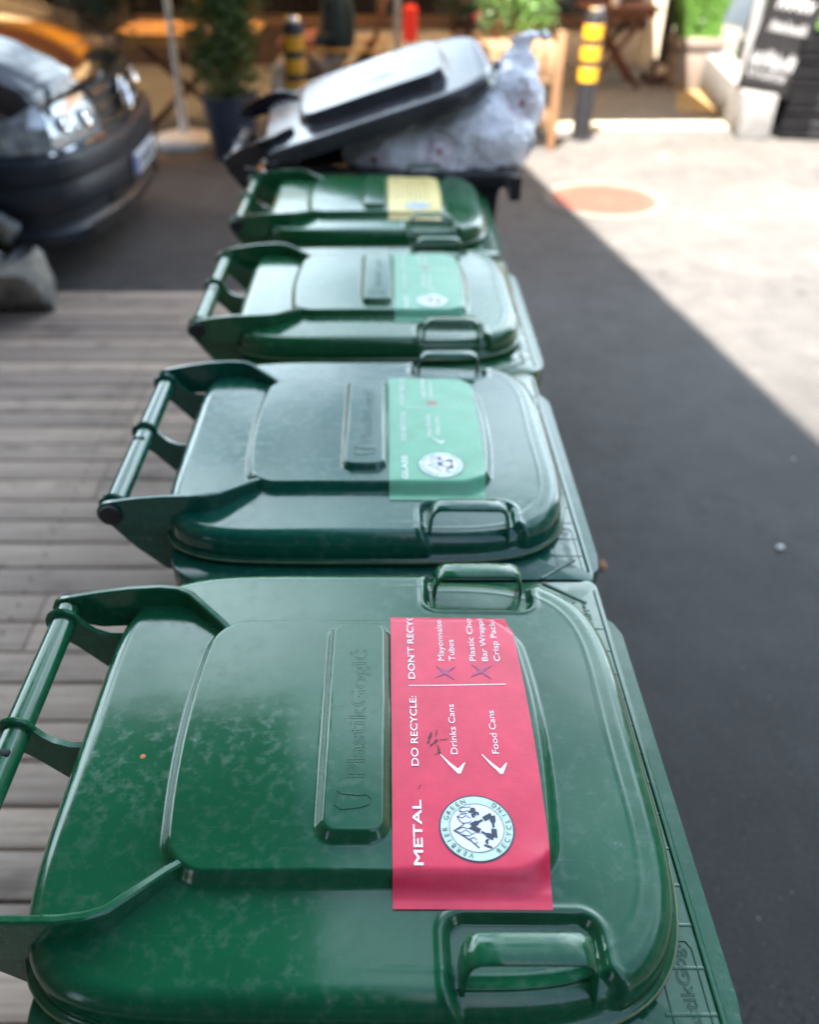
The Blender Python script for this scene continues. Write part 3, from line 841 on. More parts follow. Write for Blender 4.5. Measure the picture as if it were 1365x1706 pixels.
def mat_bag():
    m, nt, b = newmat('white_bag_film')
    tcn = nt.nodes.new('ShaderNodeTexCoord')
    n = tex(nt, 'ShaderNodeTexNoise', Scale=9, Detail=6); lk(nt, tcn.outputs['Object'], n.inputs['Vector'])
    base = ramp(nt, n.outputs['Fac'], [(.3, (.70, .73, .78, 1)), (.7, (.86, .88, .92, 1))]).outputs[0]
    # dark red printed roundels, on the film itself
    for (cx, cz) in ((.17, 1.075), (-.03, 1.045), (.43, 1.19)):
        d = nt.nodes.new('ShaderNodeVectorMath'); d.operation = 'DISTANCE'
        mp_ = nt.nodes.new('ShaderNodeMapping'); mp_.inputs['Scale'].default_value = (1, 0, 1); lk(nt, tcn.outputs['Object'], mp_.inputs['Vector'])
        dn = tex(nt, 'ShaderNodeTexNoise', Scale=30); lk(nt, tcn.outputs['Object'], dn.inputs['Vector'])
        lk(nt, mp_.outputs[0], d.inputs[0]); d.inputs[1].default_value = (cx, 0, cz)
        ad = nt.nodes.new('ShaderNodeMath'); ad.operation = 'MULTIPLY_ADD'; ad.inputs[1].default_value = .02; lk(nt, dn.outputs['Fac'], ad.inputs[0]); lk(nt, d.outputs['Value'], ad.inputs[2])
        rr_ = ramp(nt, ad.outputs[0], [(.016, g(.85)), (.028, g(.15)), (.034, g(.05)), (.040, g(.6)), (.046, g(.1)), (.056, g(.4)), (.064, g(0))])
        base = mixc(nt, rr_.outputs[0], base, (.22, .02, .03, 1))
    lk(nt, base, b.inputs['Base Color']); b.inputs['Roughness'].default_value = .32
    vo = tex(nt, 'ShaderNodeTexVoronoi', Scale=13); vo.feature = 'DISTANCE_TO_EDGE'
    dv = nt.nodes.new('ShaderNodeVectorMath'); dv.operation = 'ADD'
    n3 = tex(nt, 'ShaderNodeTexNoise', Scale=6, Detail=3); lk(nt, tcn.outputs['Object'], n3.inputs['Vector'])
    lk(nt, tcn.outputs['Object'], dv.inputs[0]); lk(nt, n3.outputs['Color'], dv.inputs[1]); lk(nt, dv.outputs[0], vo.inputs['Vector'])
    b.inputs['Roughness'].default_value = .24
    n.inputs['Distortion'].default_value = 2.2
    bump(nt, b, mixc(nt, .15, n.outputs['Fac'], vo.outputs['Distance']), .6, .04)
    return m
bag = blob('rubbish_bag', [(.13, 2.98, 1.03, .27, .20, .12), (.30, 2.98, 1.08, .19, .19, .14), (.40, 3.05, 1.16, .125, .14, .13), (.43, 3.10, 1.25, .075, .07, .075), (.445, 3.11, 1.315, .028, .028, .04), (.47, 3.12, 1.35, .055, .03, .018), (.42, 3.10, 1.345, .035, .02, .016)], .010, mat_bag(), (.034, 9))
tag(bag, 'knotted white plastic rubbish bag with dark red print, bulging from the black bin', 'rubbish bag')

# ------------------------------------------------------------------ small things on the ground
def pebble(x, y, r, mat, label, name='pebble', cat='pebble'):
    o = blob(name, [(0, 0, r*.4, r, r*.8, r*.5), (r*.5, r*.2, r*.4, r*.6, r*.6, r*.4)], r*.2, mat, (r*.2, 40)); o.location = (x, y, 0)
    tag(o, label, cat)
M['white_stone'] = simple('white_stone', (.75, .76, .76), .6)
pebble(1.281, 2.208, .014, M['white_stone'], 'small white pebble on the shaded asphalt right of the bins')
pebble(1.53, 2.745, .006, M['white_stone'], 'tiny pale pebble on the asphalt beside the edge of the shade')
k = MB(); k.lathe([(.022, 0), (.020, .006), (.006, .009)], 9, Matrix.Translation((.690, 2.12, .002)) @ Matrix.Scale(.5, 4, (1, 0, 0)))
tag(k.build('fallen_leaf', simple('brown_leaf', (.32, .13, .04), .7, var=.4, scale=90)), 'curled brown fallen leaf on the asphalt beside the bin row', 'leaf')

k = MB(); rnd = random.Random(31)
for i in range(420):
    x, y = .45+abs(rnd.gauss(0, .9)), rnd.uniform(.3, 5.5); r = rnd.uniform(.0012, .0035)
    i0 = len(k.v); a = rnd.random()*6
    k.v += [(x+r*math.cos(a+q*1.57), y+r*math.sin(a+q*1.57)*rnd.uniform(.6, 1), .0005) for q in range(4)]+[(x, y, r*.8)]
    k.f += [(i0, i0+1, i0+4), (i0+1, i0+2, i0+4), (i0+2, i0+3, i0+4), (i0+3, i0, i0+4)]
tag(k.build('grit', simple('pale_grit', (.22, .21, .20), .8, var=.6, scale=60), smooth=False), 'loose pale grit scattered over the asphalt beside the bins', 'grit', kind='stuff')
# manhole cover
t = empty('manhole_cover', (1.484, 6.0, 0), 0, 'round rust coloured manhole cover in a pale ring on the sunlit paving', 'manhole cover')
k = MB(); k.lathe([(.345, .004), (.355, .010), (.405, .010), (.415, .004)], 64); k.f = k.f[:-2]
k.build('surround', simple('pale_concrete_ring', (.11, .11, .095), .8, var=.2, scale=10, bmp=.3), t)
k = MB(); k.lathe([(.345, .003), (.345, .009), (.30, .009), (.29, .007), (.06, .007), (.05, .010), (.01, .010)], 64)
for i in range(5):
    for j in range(-i % 2-4, 5):
        pass
for i in range(-5, 6):
    for j in range(-5, 6):
        if .07 < math.hypot(i*.05, j*.05) < .27: k.box(i*.05-.014, i*.05+.014, j*.05-.005, j*.05+.005, .006, .011)
k.build('cover_plate', simple('rusty_iron', (.15, .045, .030), .7, var=.2, scale=20, bmp=.2), t)

# ------------------------------------------------------------------ rubble stone wall at the left
M['rock'] = None
def mat_rock():
    m, nt, b = newmat('grey_rubble_stone')
    co = objco(nt); n = tex(nt, 'ShaderNodeTexNoise', Scale=7, Detail=10, Roughness=.7); lk(nt, co, n.inputs['Vector'])
    n2 = tex(nt, 'ShaderNodeTexNoise', Scale=2.5, Detail=4); lk(nt, co, n2.inputs['Vector'])
    r = ramp(nt, n.outputs['Fac'], [(.34, (.05, .052, .055, 1)), (.5, (.20, .20, .195, 1)), (.68, (.44, .42, .38, 1))])
    r2 = ramp(nt, n2.outputs['Fac'], [(.35, (.75, .82, .95, 1)), (.65, (1.1, 1.02, .88, 1))])
    lk(nt, mixc(nt, 1.0, r.outputs[0], r2.outputs[0], 'MULTIPLY'), b.inputs['Base Color']); b.inputs['Roughness'].default_value = .95; b.inputs['Specular IOR Level'].default_value = .15
    bump(nt, b, n.outputs['Fac'], .7, .03); return m
M['rock'] = mat_rock()
tw = empty('stone_wall', (-2.13, 3.96, 0), 0, 'end of a rough grey rubble stone wall at the left edge of the deck', 'wall')
rnd = random.Random(21)
rocks = [(.12, .30, .15, .24, .36, .19), (-.05, -.05, .17, .26, .24, .20), (.02, .42, .42, .24, .28, .17), (-.10, .05, .47, .22, .26, .16), (-.05, .45, .68, .24, .28, .14), (-.35, -.1, .2, .3, .3, .24), (-.5, .2, .55, .35, .4, .3), (-.22, .1, .74, .2, .24, .12), (-.9, .0, .3, .4, .35, .35), (-.95, .3, .7, .4, .35, .25)]
for i, (x, y, z, a, b_, c) in enumerate(rocks):
    bm = bmesh.new(); bmesh.ops.create_icosphere(bm, subdivisions=4, radius=1)
    cuts = [(Vector((rnd.gauss(0, 1), rnd.gauss(0, 1), rnd.gauss(0, 1))).normalized(), rnd.uniform(.38, .62)) for _ in range(13)]
    for v in bm.verts:
        d = v.co.copy()
        p = Vector([math.copysign(abs(q)**.72, q) for q in d])
        nn = noise.noise(d*1.6+Vector((i*5, 0, 0)))*.08+noise.noise(d*3.2+Vector((0, i*7, 0)))*.05+(.5-abs(noise.noise(d*7+Vector((i*3, 0, 2)))))*.04+noise.noise(d*18)*.02
        for cn, cd in cuts:
            e_ = d.dot(cn)-cd
            if e_ > 0: p -= cn*e_*1.0
        p *= 1+nn; v.co = Vector((p.x*a, p.y*b_, p.z*c))
    me = bpy.data.meshes.new('stone'); bm.to_mesh(me); bm.free(); me.materials.append(M['rock'])
    for p in me.polygons: p.use_smooth = True
    me.set_sharp_from_angle(angle=R(14))
    o = bpy.data.objects.new('stone', me); COL.objects.link(o); o.parent = tw; o.location = (x, y*.5, z*1.05); o.scale = (1.4, .9, 1.5); o.location.z = z*1.1; o.location.x = x+z*.34; o.rotation_euler = (0, 0, rnd.uniform(-.4, .4))

# ------------------------------------------------------------------ van
PHI = R(-1)
van = empty('parked_van', (-1.43, 5.30, 0), -PHI, 'dark van with chrome grille badge and black bumper, parked nose towards the bins', 'van')
M['paint'] = simple('black_van_paint', (.012, .010, .013), .12, var=.2, coat=1.0)
M['trim'] = simple('dark_bumper_plastic', (.018, .022, .030), .42, var=.2, scale=20)
M['chrome'] = simple('chrome', (.75, .76, .78), .12, metal=1, var=.05)
M['glass'] = simple('dark_glass', (.01, .012, .014), .05, coat=1.0)
M['lamp'] = simple('headlamp_lens', (.34, .37, .38), .12, metal=.3, coat=1.0, var=.6, scale=16)
M['blackhole'] = simple('black_grille', (.004, .004, .005), .5)
def bow(s, k=.19): return -k*(abs(s)/.92)**2.7
def loft(prof, s0, s1, n=28, k=.19, off=0):
    """prof: list of (forward, z, bowfactor)"""
    m = MB(); vs = []; np_ = len(prof)
    for i in range(n+1):
        s = s0+(s1-s0)*i/n
        for p in prof:
            f, z = p[0], p[1]; q = p[2] if len(p) > 2 else 1
            vs.append((f+bow(s, k)*q+off, s, z))
    m.add(vs, [(i*np_+j, (i+1)*np_+j, (i+1)*np_+j+1, i*np_+j+1) for i in range(n) for j in range(np_-1)])
    return m
def build_van():
    bp = [(-.20, .20), (-.03, .215), (.0, .24), (.015, .30), (.0, .315), (-.02, .33), (-.015, .40), (.015, .41), (.025, .43), (.028, .50), (.018, .53), (.016, .545), (.034, .56), (.038, .62), (.03, .65), (.0, .665), (-.06, .67)]
    plan = [(-.66, -.955), (-.52, -.953), (-.40, -.950), (-.31, -.940), (-.235, -.915), (-.185, -.875)]+[(bow(q), q) for q in np.linspace(-.80, .80, 36)]+[(-.185, .875), (-.235, .915), (-.31, .940), (-.40, .950), (-.52, .953), (-.66, .955)]
    m = MB(); vs = []; npf = len(bp)
    for i, p in enumerate(plan):
        a = Vector(plan[max(i-1, 0)]); c = Vector(plan[min(i+1, len(plan)-1)]); d = (c-a).normalized(); n = Vector((d.y, -d.x))
        vs += [(p[0]+n.x*f_, p[1]+n.y*f_, z_) for f_, z_ in bp]
    m.add(vs, [(i*npf+j, (i+1)*npf+j, (i+1)*npf+j+1, i*npf+j+1) for i in range(len(plan)-1) for j in range(npf-1)])
    b = m.build('bumper', M['trim'], van)
    for s in (-.55, .55):
        d = loft([(.021, .25), (.021, .315)], s-.22, s+.22, 10); d.build('air_intake', M['blackhole'], b)
    loft([(-.005, .335), (-.005, .395)], -.5, .5, 12).build('air_intake', M['blackhole'], b)
    # grille
    gr = loft([(-.03, .665), (-.045, .70), (-.06, .80), (-.085, .90)], -.44, .44, 16).build('grille', M['blackhole'], van)
    for z0 in (.715, .79, .86):
        loft([(-.03-(z0-.66)*.2, z0-.011), (-.012-(z0-.66)*.2, z0-.006), (-.012-(z0-.66)*.2, z0+.006), (-.03-(z0-.66)*.2, z0+.011)], -.42, .42, 14).build('chrome_strip', M['chrome'], gr)
    # badge: ring with V above W
    bd = empty('badge', (0, 0, 0)); bd.parent = van
    bd.location = (-.018, 0, .79); bd.rotation_euler = (0, R(-10), 0)
    mm = MB(); pts = [(0, .085*math.cos(R(a)), .085*math.sin(R(a))) for a in range(0, 361, 12)]
    mm.tube(pts, .009, 10, cap=False)
    r0 = .078
    def L(*p): mm.tube([(.002, y*r0, z*r0) for y, z in p], .0065, 8)
    L((-.32, .92), (0, .12), (.32, .92)); L((-.80, .50), (-.34, -.86), (0, -.02), (.34, -.86), (.80, .50))
    mm.build('badge_ring', M['chrome'], bd)
    k = MB(); k.lathe([(.08, -.012), (.08, -.004), (.01, -.004)], 32, Matrix.Rotation(R(90), 4, 'Y')); k.build('badge_plate', M['blackhole'], bd)
    # headlights
    for s in (-1, 1):
        prof = [(-.035, .675), (-.03, .72), (-.05, .80), (-.09, .875), (-.14, .895)]
        hp = [(-.60, s*.953), (-.48, s*.951), (-.36, s*.944), (-.26, s*.926)]+[(bow(q), q) for q in np.linspace(s*.885, s*.45, 14)]
        m = MB(); vs = []; nq = len(prof)
        for i, p in enumerate(hp):
            a = Vector(hp[max(i-1, 0)]); c = Vector(hp[min(i+1, len(hp)-1)]); d = (c-a).normalized(); n = Vector((d.y, -d.x))*(-s)
            vs += [(p[0]+n.x*f_, p[1]+n.y*f_, z_) for f_, z_ in prof]
        m.add(vs, [(i*nq+j, (i+1)*nq+j, (i+1)*nq+j+1, i*nq+j+1) for i in range(len(hp)-1) for j in range(nq-1)])
        hl = m.build('headlight', M['lamp'], van)
        for sy, rr_, zz in ((.56, .045, .78), (.74, .042, .785)):
            k = MB(); k.lathe([(rr_, 0), (rr_*1.05, .012), (rr_*.9, .014), (rr_*.55, .004), (rr_*.2, .012), (.004, .016)], 24, Matrix.Translation((-.045+bow(sy), s*sy, zz)) @ Matrix.Rotation(R(78), 4, 'Y'))
            k.build('reflector', M['chrome'], hl)
        k = loft([(-.02, .668), (-.005, .675), (-.02, .682)], s*.45, s*.90, 12); k.build('trim_strip', M['chrome'], hl)
    # bonnet
    bn = [(-.08, .895), (-.075, .925), (-.10, .975), (-.17, 1.035), (-.33, 1.12, .9), (-.6, 1.20, .7), (-.95, 1.27, .45)]
    bo = loft(bn, -.84, .84, 36)
    # crease lines on the bonnet
    bo.v = [(x, y, z+.012*math.exp(-((abs(y)-.50-.12*(-x))/.035)**2)-.035*(abs(y)/.84)**4) for x, y, z in bo.v]
    bo.build('bonnet', M['paint'], van)
    # wings / sides: full body shell
    for s in (-1, 1):
        m = MB(); cols = []
        xs = [-.18, -.35, -.6, -.95, -1.5, -2.4, -3.6, -4.6, -4.85]
        prof_z = [.26, .40, .62, .80, .90, 1.0, 1.08]
        top = [.94, 1.06, 1.15, 1.23, 1.25, 1.26, 1.26, 1.26, 1.2]
        wid = [.80, .88, .92, .945, .95, .95, .95, .93, .86]
        vs = []
        for i, x in enumerate(xs):
            for j, q in enumerate([0, .2, .45, .7, .88, 1.0]):
                z = .28+(top[i]-.28)*q; y = wid[i]*(1-.03*abs(q-.45)) - (0.05 if q == 1 else 0)
                if -1.35 < x < -.45 and q < .45: y -= .0
                vs.append((x, s*y, z))
        m.add(vs, [(i*6+j, (i+1)*6+j, (i+1)*6+j+1, i*6+j+1) for i in range(len(xs)-1) for j in range(5)])
        m.build('side_panel', M['paint'], van)
        m = MB(); m.lathe([(.18, -.10), (.30, -.10), (.33, -.06), (.33, .07), (.30, .10), (.19, .10)], 36, Matrix.Translation((-.86, s*.86, .33)) @ Matrix.Rotation(R(90), 4, 'X'))
        w = m.build('wheel', M['rubber'], van)
        m = MB(); m.lathe([(.19, .03), (.185, .085), (.06, .05), (.01, .07)], 24, Matrix.Translation((-.86, s*.86, .33)) @ Matrix.Rotation(R(90*-s), 4, 'X')); m.build('rim', M['chrome'], w)
        m = MB(); m.lathe([(.18, -.10), (.30, -.10), (.33, -.06), (.33, .07), (.30, .10), (.19, .10)], 36, Matrix.Translation((-3.9, s*.86, .33)) @ Matrix.Rotation(R(90), 4, 'X'))
        m.build('wheel', M['rubber'], van)
    cab = [(-.95, 1.265), (-1.05, 1.31), (-1.65, 1.78), (-1.85, 1.88), (-2.2, 1.92), (-4.7, 1.90), (-4.85, 1.7), (-4.87, 1.1), (-4.87, .3)]
    m = MB(); vs = []
    ws = [-1, -.94, -.7, 0, .7, .94, 1]
    for x, z in cab:
        for w in ws:
            hw = .93-.12*max(0, (z-1.1)/.8); vs.append((x-.10*w*w*(z > 1.1), w*hw, z-.05*(abs(w) == 1)))
    nw = len(ws)
    m.add(vs, [(i*nw+j, (i+1)*nw+j, (i+1)*nw+j+1, i*nw+j+1) for i in range(3, len(cab)-1) for j in range(nw-1)])
    for s in (0, nw-1):
        m.add([vs[i*nw+s] for i in range(len(cab)-2)]+[(-4.87, vs[s][1], 1.08), (-1.0, vs[s][1], 1.08)], [tuple(range(len(cab)))])
    m.build('roof', M['paint'], van)
    m = MB(); m.add(vs[:4*nw], [(i*nw+j, (i+1)*nw+j, (i+1)*nw+j+1, i*nw+j+1) for i in range(3) for j in range(nw-1)]); m.build('windscreen', M['glass'], van)
    m = MB(); m.box(-4.5, -.4, -.85, .85, .24, .30); m.build('underbody', M['blackhole'], van)
    # number plate
    p = MB(); p.box(.034, .046, -.26, .26, .405, .52, bev=.004); pl = p.build('number_plate', simple('plate_white', (.72, .76, .80), .35), van)
    q = MB(); q.box(.0465, .0485, -.258, -.21, .408, .517); q.build('plate_strip', simple('plate_blue', (.01, .04, .36), .4), pl)
    q = MB()
    rnd = random.Random(8); y = -.17
    for i in range(7):   # unreadable dark characters
        q.box(.0465, .0485, y, y+.010, .43, .498); q.box(.0465, .0485, y+.026, y+.036, .43, .498) if i % 2 else None
        zz = rnd.choice((.43, .46, .488)); q.box(.0465, .0485, y+.010, y+.036, zz, zz+.010); y += .055
    q.build('plate_characters', simple('plate_dark', (.03, .035, .05), .5), pl)
build_van()

# ------------------------------------------------------------------ vegetation helper
def leaves(name, blobs, n, size, mat, parent=None, seed=1, loc=None, asp=.5):
    rnd = random.Random(seed); vs = []; fs = []
    tot = sum(b[3]*b[4]*b[5] for b in blobs)
    # clumps
    cl = []
    for (x, y, z, a, b, c) in blobs:
        k = max(3, int(n/28*(a*b*c)/tot))
        for _ in range(k):
            while True:
                p = Vector((rnd.uniform(-1, 1), rnd.uniform(-1, 1), rnd.uniform(-1, 1)))
                if p.length < 1: break
            p = p.normalized()*(p.length**.5)
            cl.append(Vector((x+p.x*a, y+p.y*b, z+p.z*c)))
    for c in cl:
        r = size*rnd.uniform(1.8, 3.6)
        for _ in range(28):
            p = c+Vector((rnd.gauss(0, r*.5), rnd.gauss(0, r*.5), rnd.gauss(0, r*.5)))
            d = Vector((rnd.gauss(0, 1), rnd.gauss(0, 1), rnd.gauss(.3, .8))).normalized()
            e = d.cross(Vector((rnd.gauss(0, 1), rnd.gauss(0, 1), rnd.gauss(0, 1)))).normalized()
            L = size*rnd.uniform(.6, 1.3); w = L*asp*.5; i = len(vs)
            mid = p+d*L*.5; nn = d.cross(e)*L*.08
            vs += [tuple(p), tuple(mid+e*w+nn), tuple(p+d*L), tuple(mid-e*w+nn)]
            fs.append((i, i+1, i+2, i+3))
    m = MB(); m.v = vs; m.f = fs
    me = bpy.data.meshes.new(name); me.from_pydata(vs, [], fs); me.materials.append(mat)
    o = bpy.data.objects.new(name, me); COL.objects.link(o)
    if parent: o.parent = parent
    if loc: o.location = loc
    return o
M['leafA'] = mat_leaf('leaf_mid_green', (.02, .055, .010), (.075, .15, .025), (.24, .21, .03))
M['leafB'] = mat_leaf('leaf_dark', (.008, .022, .006), (.025, .05, .012))
M['leafC'] = mat_leaf('leaf_bright', (.03, .09, .012), (.09, .20, .03), (.16, .26, .06))
M['bark'] = simple('brown_bark', (.06, .035, .02), .85, var=.3, bmp=.3)
M['soil'] = simple('soil', (.03, .018, .012), .95, var=.4, scale=60)

# potted shrub beside the parasol
t = empty('potted_shrub', (-1.17, 7.16, 0), 0, 'leafy green shrub in a round dark blue grey pot, right of the parasol base', 'potted plant')
k = MB(); k.lathe([(.155, 0), (.16, .01), (.205, .40), (.225, .405), (.228, .45), (.205, .452), (.195, .42), (.19, .40)], 36); k.build('pot', simple('slate_pot', (.045, .055, .085), .5, var=.15), t)
k = MB(); k.lathe([(.19, .39), (.19, .41), (.02, .415)], 20); k.build('soil', M['soil'], t)
k = MB()
for a in range(6): k.tube([(0.02*a-.05, 0, .4), (.05*math.cos(a), .05*math.sin(a), .7), (.12*math.cos(a*1.7), .12*math.sin(a*1.7), 1.1)], [.01, .008, .004], 6)
k.build('stem', M['bark'], t)
leaves('foliage', [(0, 0, .62, .17, .15, .16), (-.03, 0, .85, .24, .18, .22), (.05, 0, 1.15, .20, .18, .25), (0, 0, 1.5, .2, .18, .25)], 7500, .045, M['leafA'], t, 4)
# dark shrub behind the van nose
t = empty('potted_shrub', (-2.02, 7.0, 0), 0, 'dark green bushy shrub standing between the van nose and the wooden table', 'potted plant')
k = MB(); k.lathe([(.15, 0), (.2, .38), (.215, .40), (.2, .41), (.02, .38)], 28); k.build('pot', simple('dark_pot', (.03, .03, .03), .6), t)
k = MB(); k.tube([(0, 0, .35), (.02, 0, .8), (0, 0, 1.3)], [.02, .015, .006], 8); k.build('stem', M['bark'], t)
leaves('foliage', [(0, 0, .98, .26, .22, .20), (.05, 0, 1.3, .28, .25, .28)], 5000, .035, M['leafB'], t, 9)

# parasol: white pole and base, yellow canopy (out of frame above)
t = empty('parasol', (-1.62, 7.52, 0), 0, 'white parasol pole standing in a round white base plate, in front of the wooden table', 'parasol')
M['white_paint'] = simple('white_paint', (.82, .81, .78), .45, var=.06)
k = MB(); k.lathe([(.23, 0), (.24, .02), (.24, .05), (.22, .075), (.12, .10), (.06, .105)], 40); k.build('base', M['white_paint'], t)
k = MB(); k.lathe([(.045, .10), (.043, .13), (.033, .15), (.033, .28), (.038, .285), (.038, .32), (.030, .33)], 20); k.build('pole_socket', M['white_paint'], t)
k = MB(); k.tube([(0, 0, .3), (-.02, 0, 2.35)], .024, 16); k.build('pole', M['white_paint'], t)
mcan, nt, b = newmat('ochre_canopy_fabric'); b.inputs['Base Color'].default_value = (.75, .38, .05, 1); b.inputs['Roughness'].default_value = .9
n_ = tex(nt, 'ShaderNodeTexNoise', Scale=20); lk(nt, objco(nt), n_.inputs['Vector']); lk(nt, ramp(nt, n_.outputs['Fac'], [(.3, (.70, .34, .04, 1)), (.7, (.80, .42, .06, 1))]).outputs[0], b.inputs['Base Color'])
tr = nt.nodes.new('ShaderNodeBsdfTranslucent'); tr.inputs[0].default_value = (.95, .50, .06, 1)
ms = nt.nodes.new('ShaderNodeMixShader'); ms.inputs[0].default_value = .6
lk(nt, b.outputs[0], ms.inputs[1]); lk(nt, tr.outputs[0], ms.inputs[2]); lk(nt, ms.outputs[0], nt.nodes['Material Output'].inputs[0])
M['canopy'] = mcan
k = MB(); N = 8; vs = [(0, 0, 2.62)]+[(1.15*math.cos(2*math.pi*i/N), 1.15*math.sin(2*math.pi*i/N), 2.22) for i in range(N)]+[(1.16*math.cos(2*math.pi*i/N), 1.16*math.sin(2*math.pi*i/N), 2.08) for i in range(N)]
k.add(vs, [(0, 1+i, 1+(i+1) % N) for i in range(N)]+[(1+i, 9+i, 9+(i+1) % N, 1+(i+1) % N) for i in range(N)]); k.build('canopy', M['canopy'], t, smooth=False)
k = MB()
for i in range(N): k.tube([(0, 0, 2.59), (1.13*math.cos(2*math.pi*i/N), 1.13*math.sin(2*math.pi*i/N), 2.205)], .007, 6)
k.build('ribs', M['white_paint'], t)

# ------------------------------------------------------------------ furniture
M['wood_or'] = mat_wood('honey_wood', (.42, .18, .035), (.74, .40, .11), 0)
M['wood_dk'] = mat_wood('brown_wood', (.07, .022, .010), (.16, .055, .022), 2)
M['wood_lt'] = mat_wood('pale_slat_wood', (.18, .10, .05), (.32, .20, .11), 0)
M['wood_ltz'] = mat_wood('pale_leg_wood', (.15, .075, .035), (.28, .15, .075), 2)
def xtable(x, y, w, d, h, top, leg, label, rz=0):
    t = empty('wooden_table', (x, y, 0), rz, label, 'table')
    k = MB(); n = 6
    for i in range(n): k.box(-w/2, w/2, -d/2+i*d/n+.003, -d/2+(i+1)*d/n-.003, h-.03, h, bev=.004)
    k.box(-w/2+.05, w/2-.05, -d/2+.02, -d/2+.045, h-.085, h-.031); k.box(-w/2+.05, w/2-.05, d/2-.045, d/2-.02, h-.085, h-.031)
    k.build('tabletop', top, t)
    for sy in (-1, 1):
        for s in (-1, 1):
            k = MB(); a = Vector((-s*w*.36, 0, 0)); b = Vector((s*w*.36, 0, h-.04)); dd = (b-a); L = dd.length
            ang = math.atan2(dd.z, dd.x)
            mm = Matrix.Translation((a.x, sy*(d/2-.09)+s*.015, 0)) @ Matrix.Rotation(-ang, 4, 'Y')
            k.box(0, L, -.013, .013, -.025, .025, mm, bev=.003); k.build('leg', leg, t)
    k = MB(); k.tube([(0, -d/2+.08, h/2-.02), (0, d/2-.08, h/2-.02)], .012, 8); k.build('crossbar', leg, t)
    return t
xtable(-1.62, 8.28, 1.15, .85, .75, M['wood_or'], M['wood_dk'], 'honey coloured wooden folding table with crossed legs behind the white parasol pole')
xtable(2.35, 10.05, .75, .6, .74, M['wood_dk'], M['wood_dk'], 'dark brown wooden folding table with crossed legs behind the sunlit bollard')
# things on tables: small flowers in a pot
def flowerpot(x, y, z, label, colr):
    t = empty('flower_pot', (x, y, z), 0, label, 'flower pot')
    k = MB(); k.lathe([(.035, 0), (.05, .09), (.045, .092), (.01, .08)], 20); k.build('pot', M['white_paint'], t)
    leaves('foliage', [(0, 0, .14, .07, .07, .05)], 300, .03, M['leafC'], t, 3)
    leaves('blossom', [(0, 0, .17, .07, .07, .05)], 160, .028, simple('petals_%s' % label[:5], colr, .6), t, 5, asp=.9)
flowerpot(-1.42, 8.15, .75, 'small white pot of yellow flowers on the honey coloured table', (.75, .5, .04))
flowerpot(2.30, 9.95, .74, 'small pot of red and blue flowers on the dark brown table', (.35, .06, .12))

# armchair and seated person
def chair(x, y, rz, label):
    t = empty('wooden_chair', (x, y, 0), rz, label, 'chair')       # faces local +X
    k = MB()
    for i in range(6): k.box(-.22+i*.078, -.15+i*.078, -.23, .23, .43, .45, bev=.004)
    k.build('seat', M['wood_dk'], t)
    k = MB(); mm = Matrix.Translation((-.22, 0, .42)) @ Matrix.Rotation(R(-20), 4, 'Y')
    k.box(-.012, .012, -.25, -.20, -.02, .62, mm); k.box(-.012, .012, .20, .25, -.02, .62, mm); k.box(-.011, .011, -.2, .2, .55, .61, mm); k.box(-.011, .011, -.2, .2, .05, .09, mm)
    for i in range(7): k.box(-.007, .007, -.175+i*.055, -.145+i*.055, .09, .55, mm)
    k.build('backrest', mat_wood('warm_brown_wood', (.14, .045, .015), (.30, .11, .04), 2), t)
    for s in (-1, 1):
        k = MB(); k.box(-.42, .24, s*.26-.025, s*.26+.025, .64, .665, bev=.006); k.build('armrest', M['wood_or'], t)
        for a, b in (((.22, 0), (-.30, .66)), ((-.30, 0), (.22, .64))):
            k = MB(); k.tube([(a[0], s*.245, a[1]), (b[0], s*.245, b[1])], .018, 8); k.build('leg', M['wood_dk'], t)
    return t
chair(-.40, 8.0, R(180), 'brown slatted wooden armchair seating the person in the dark shirt')
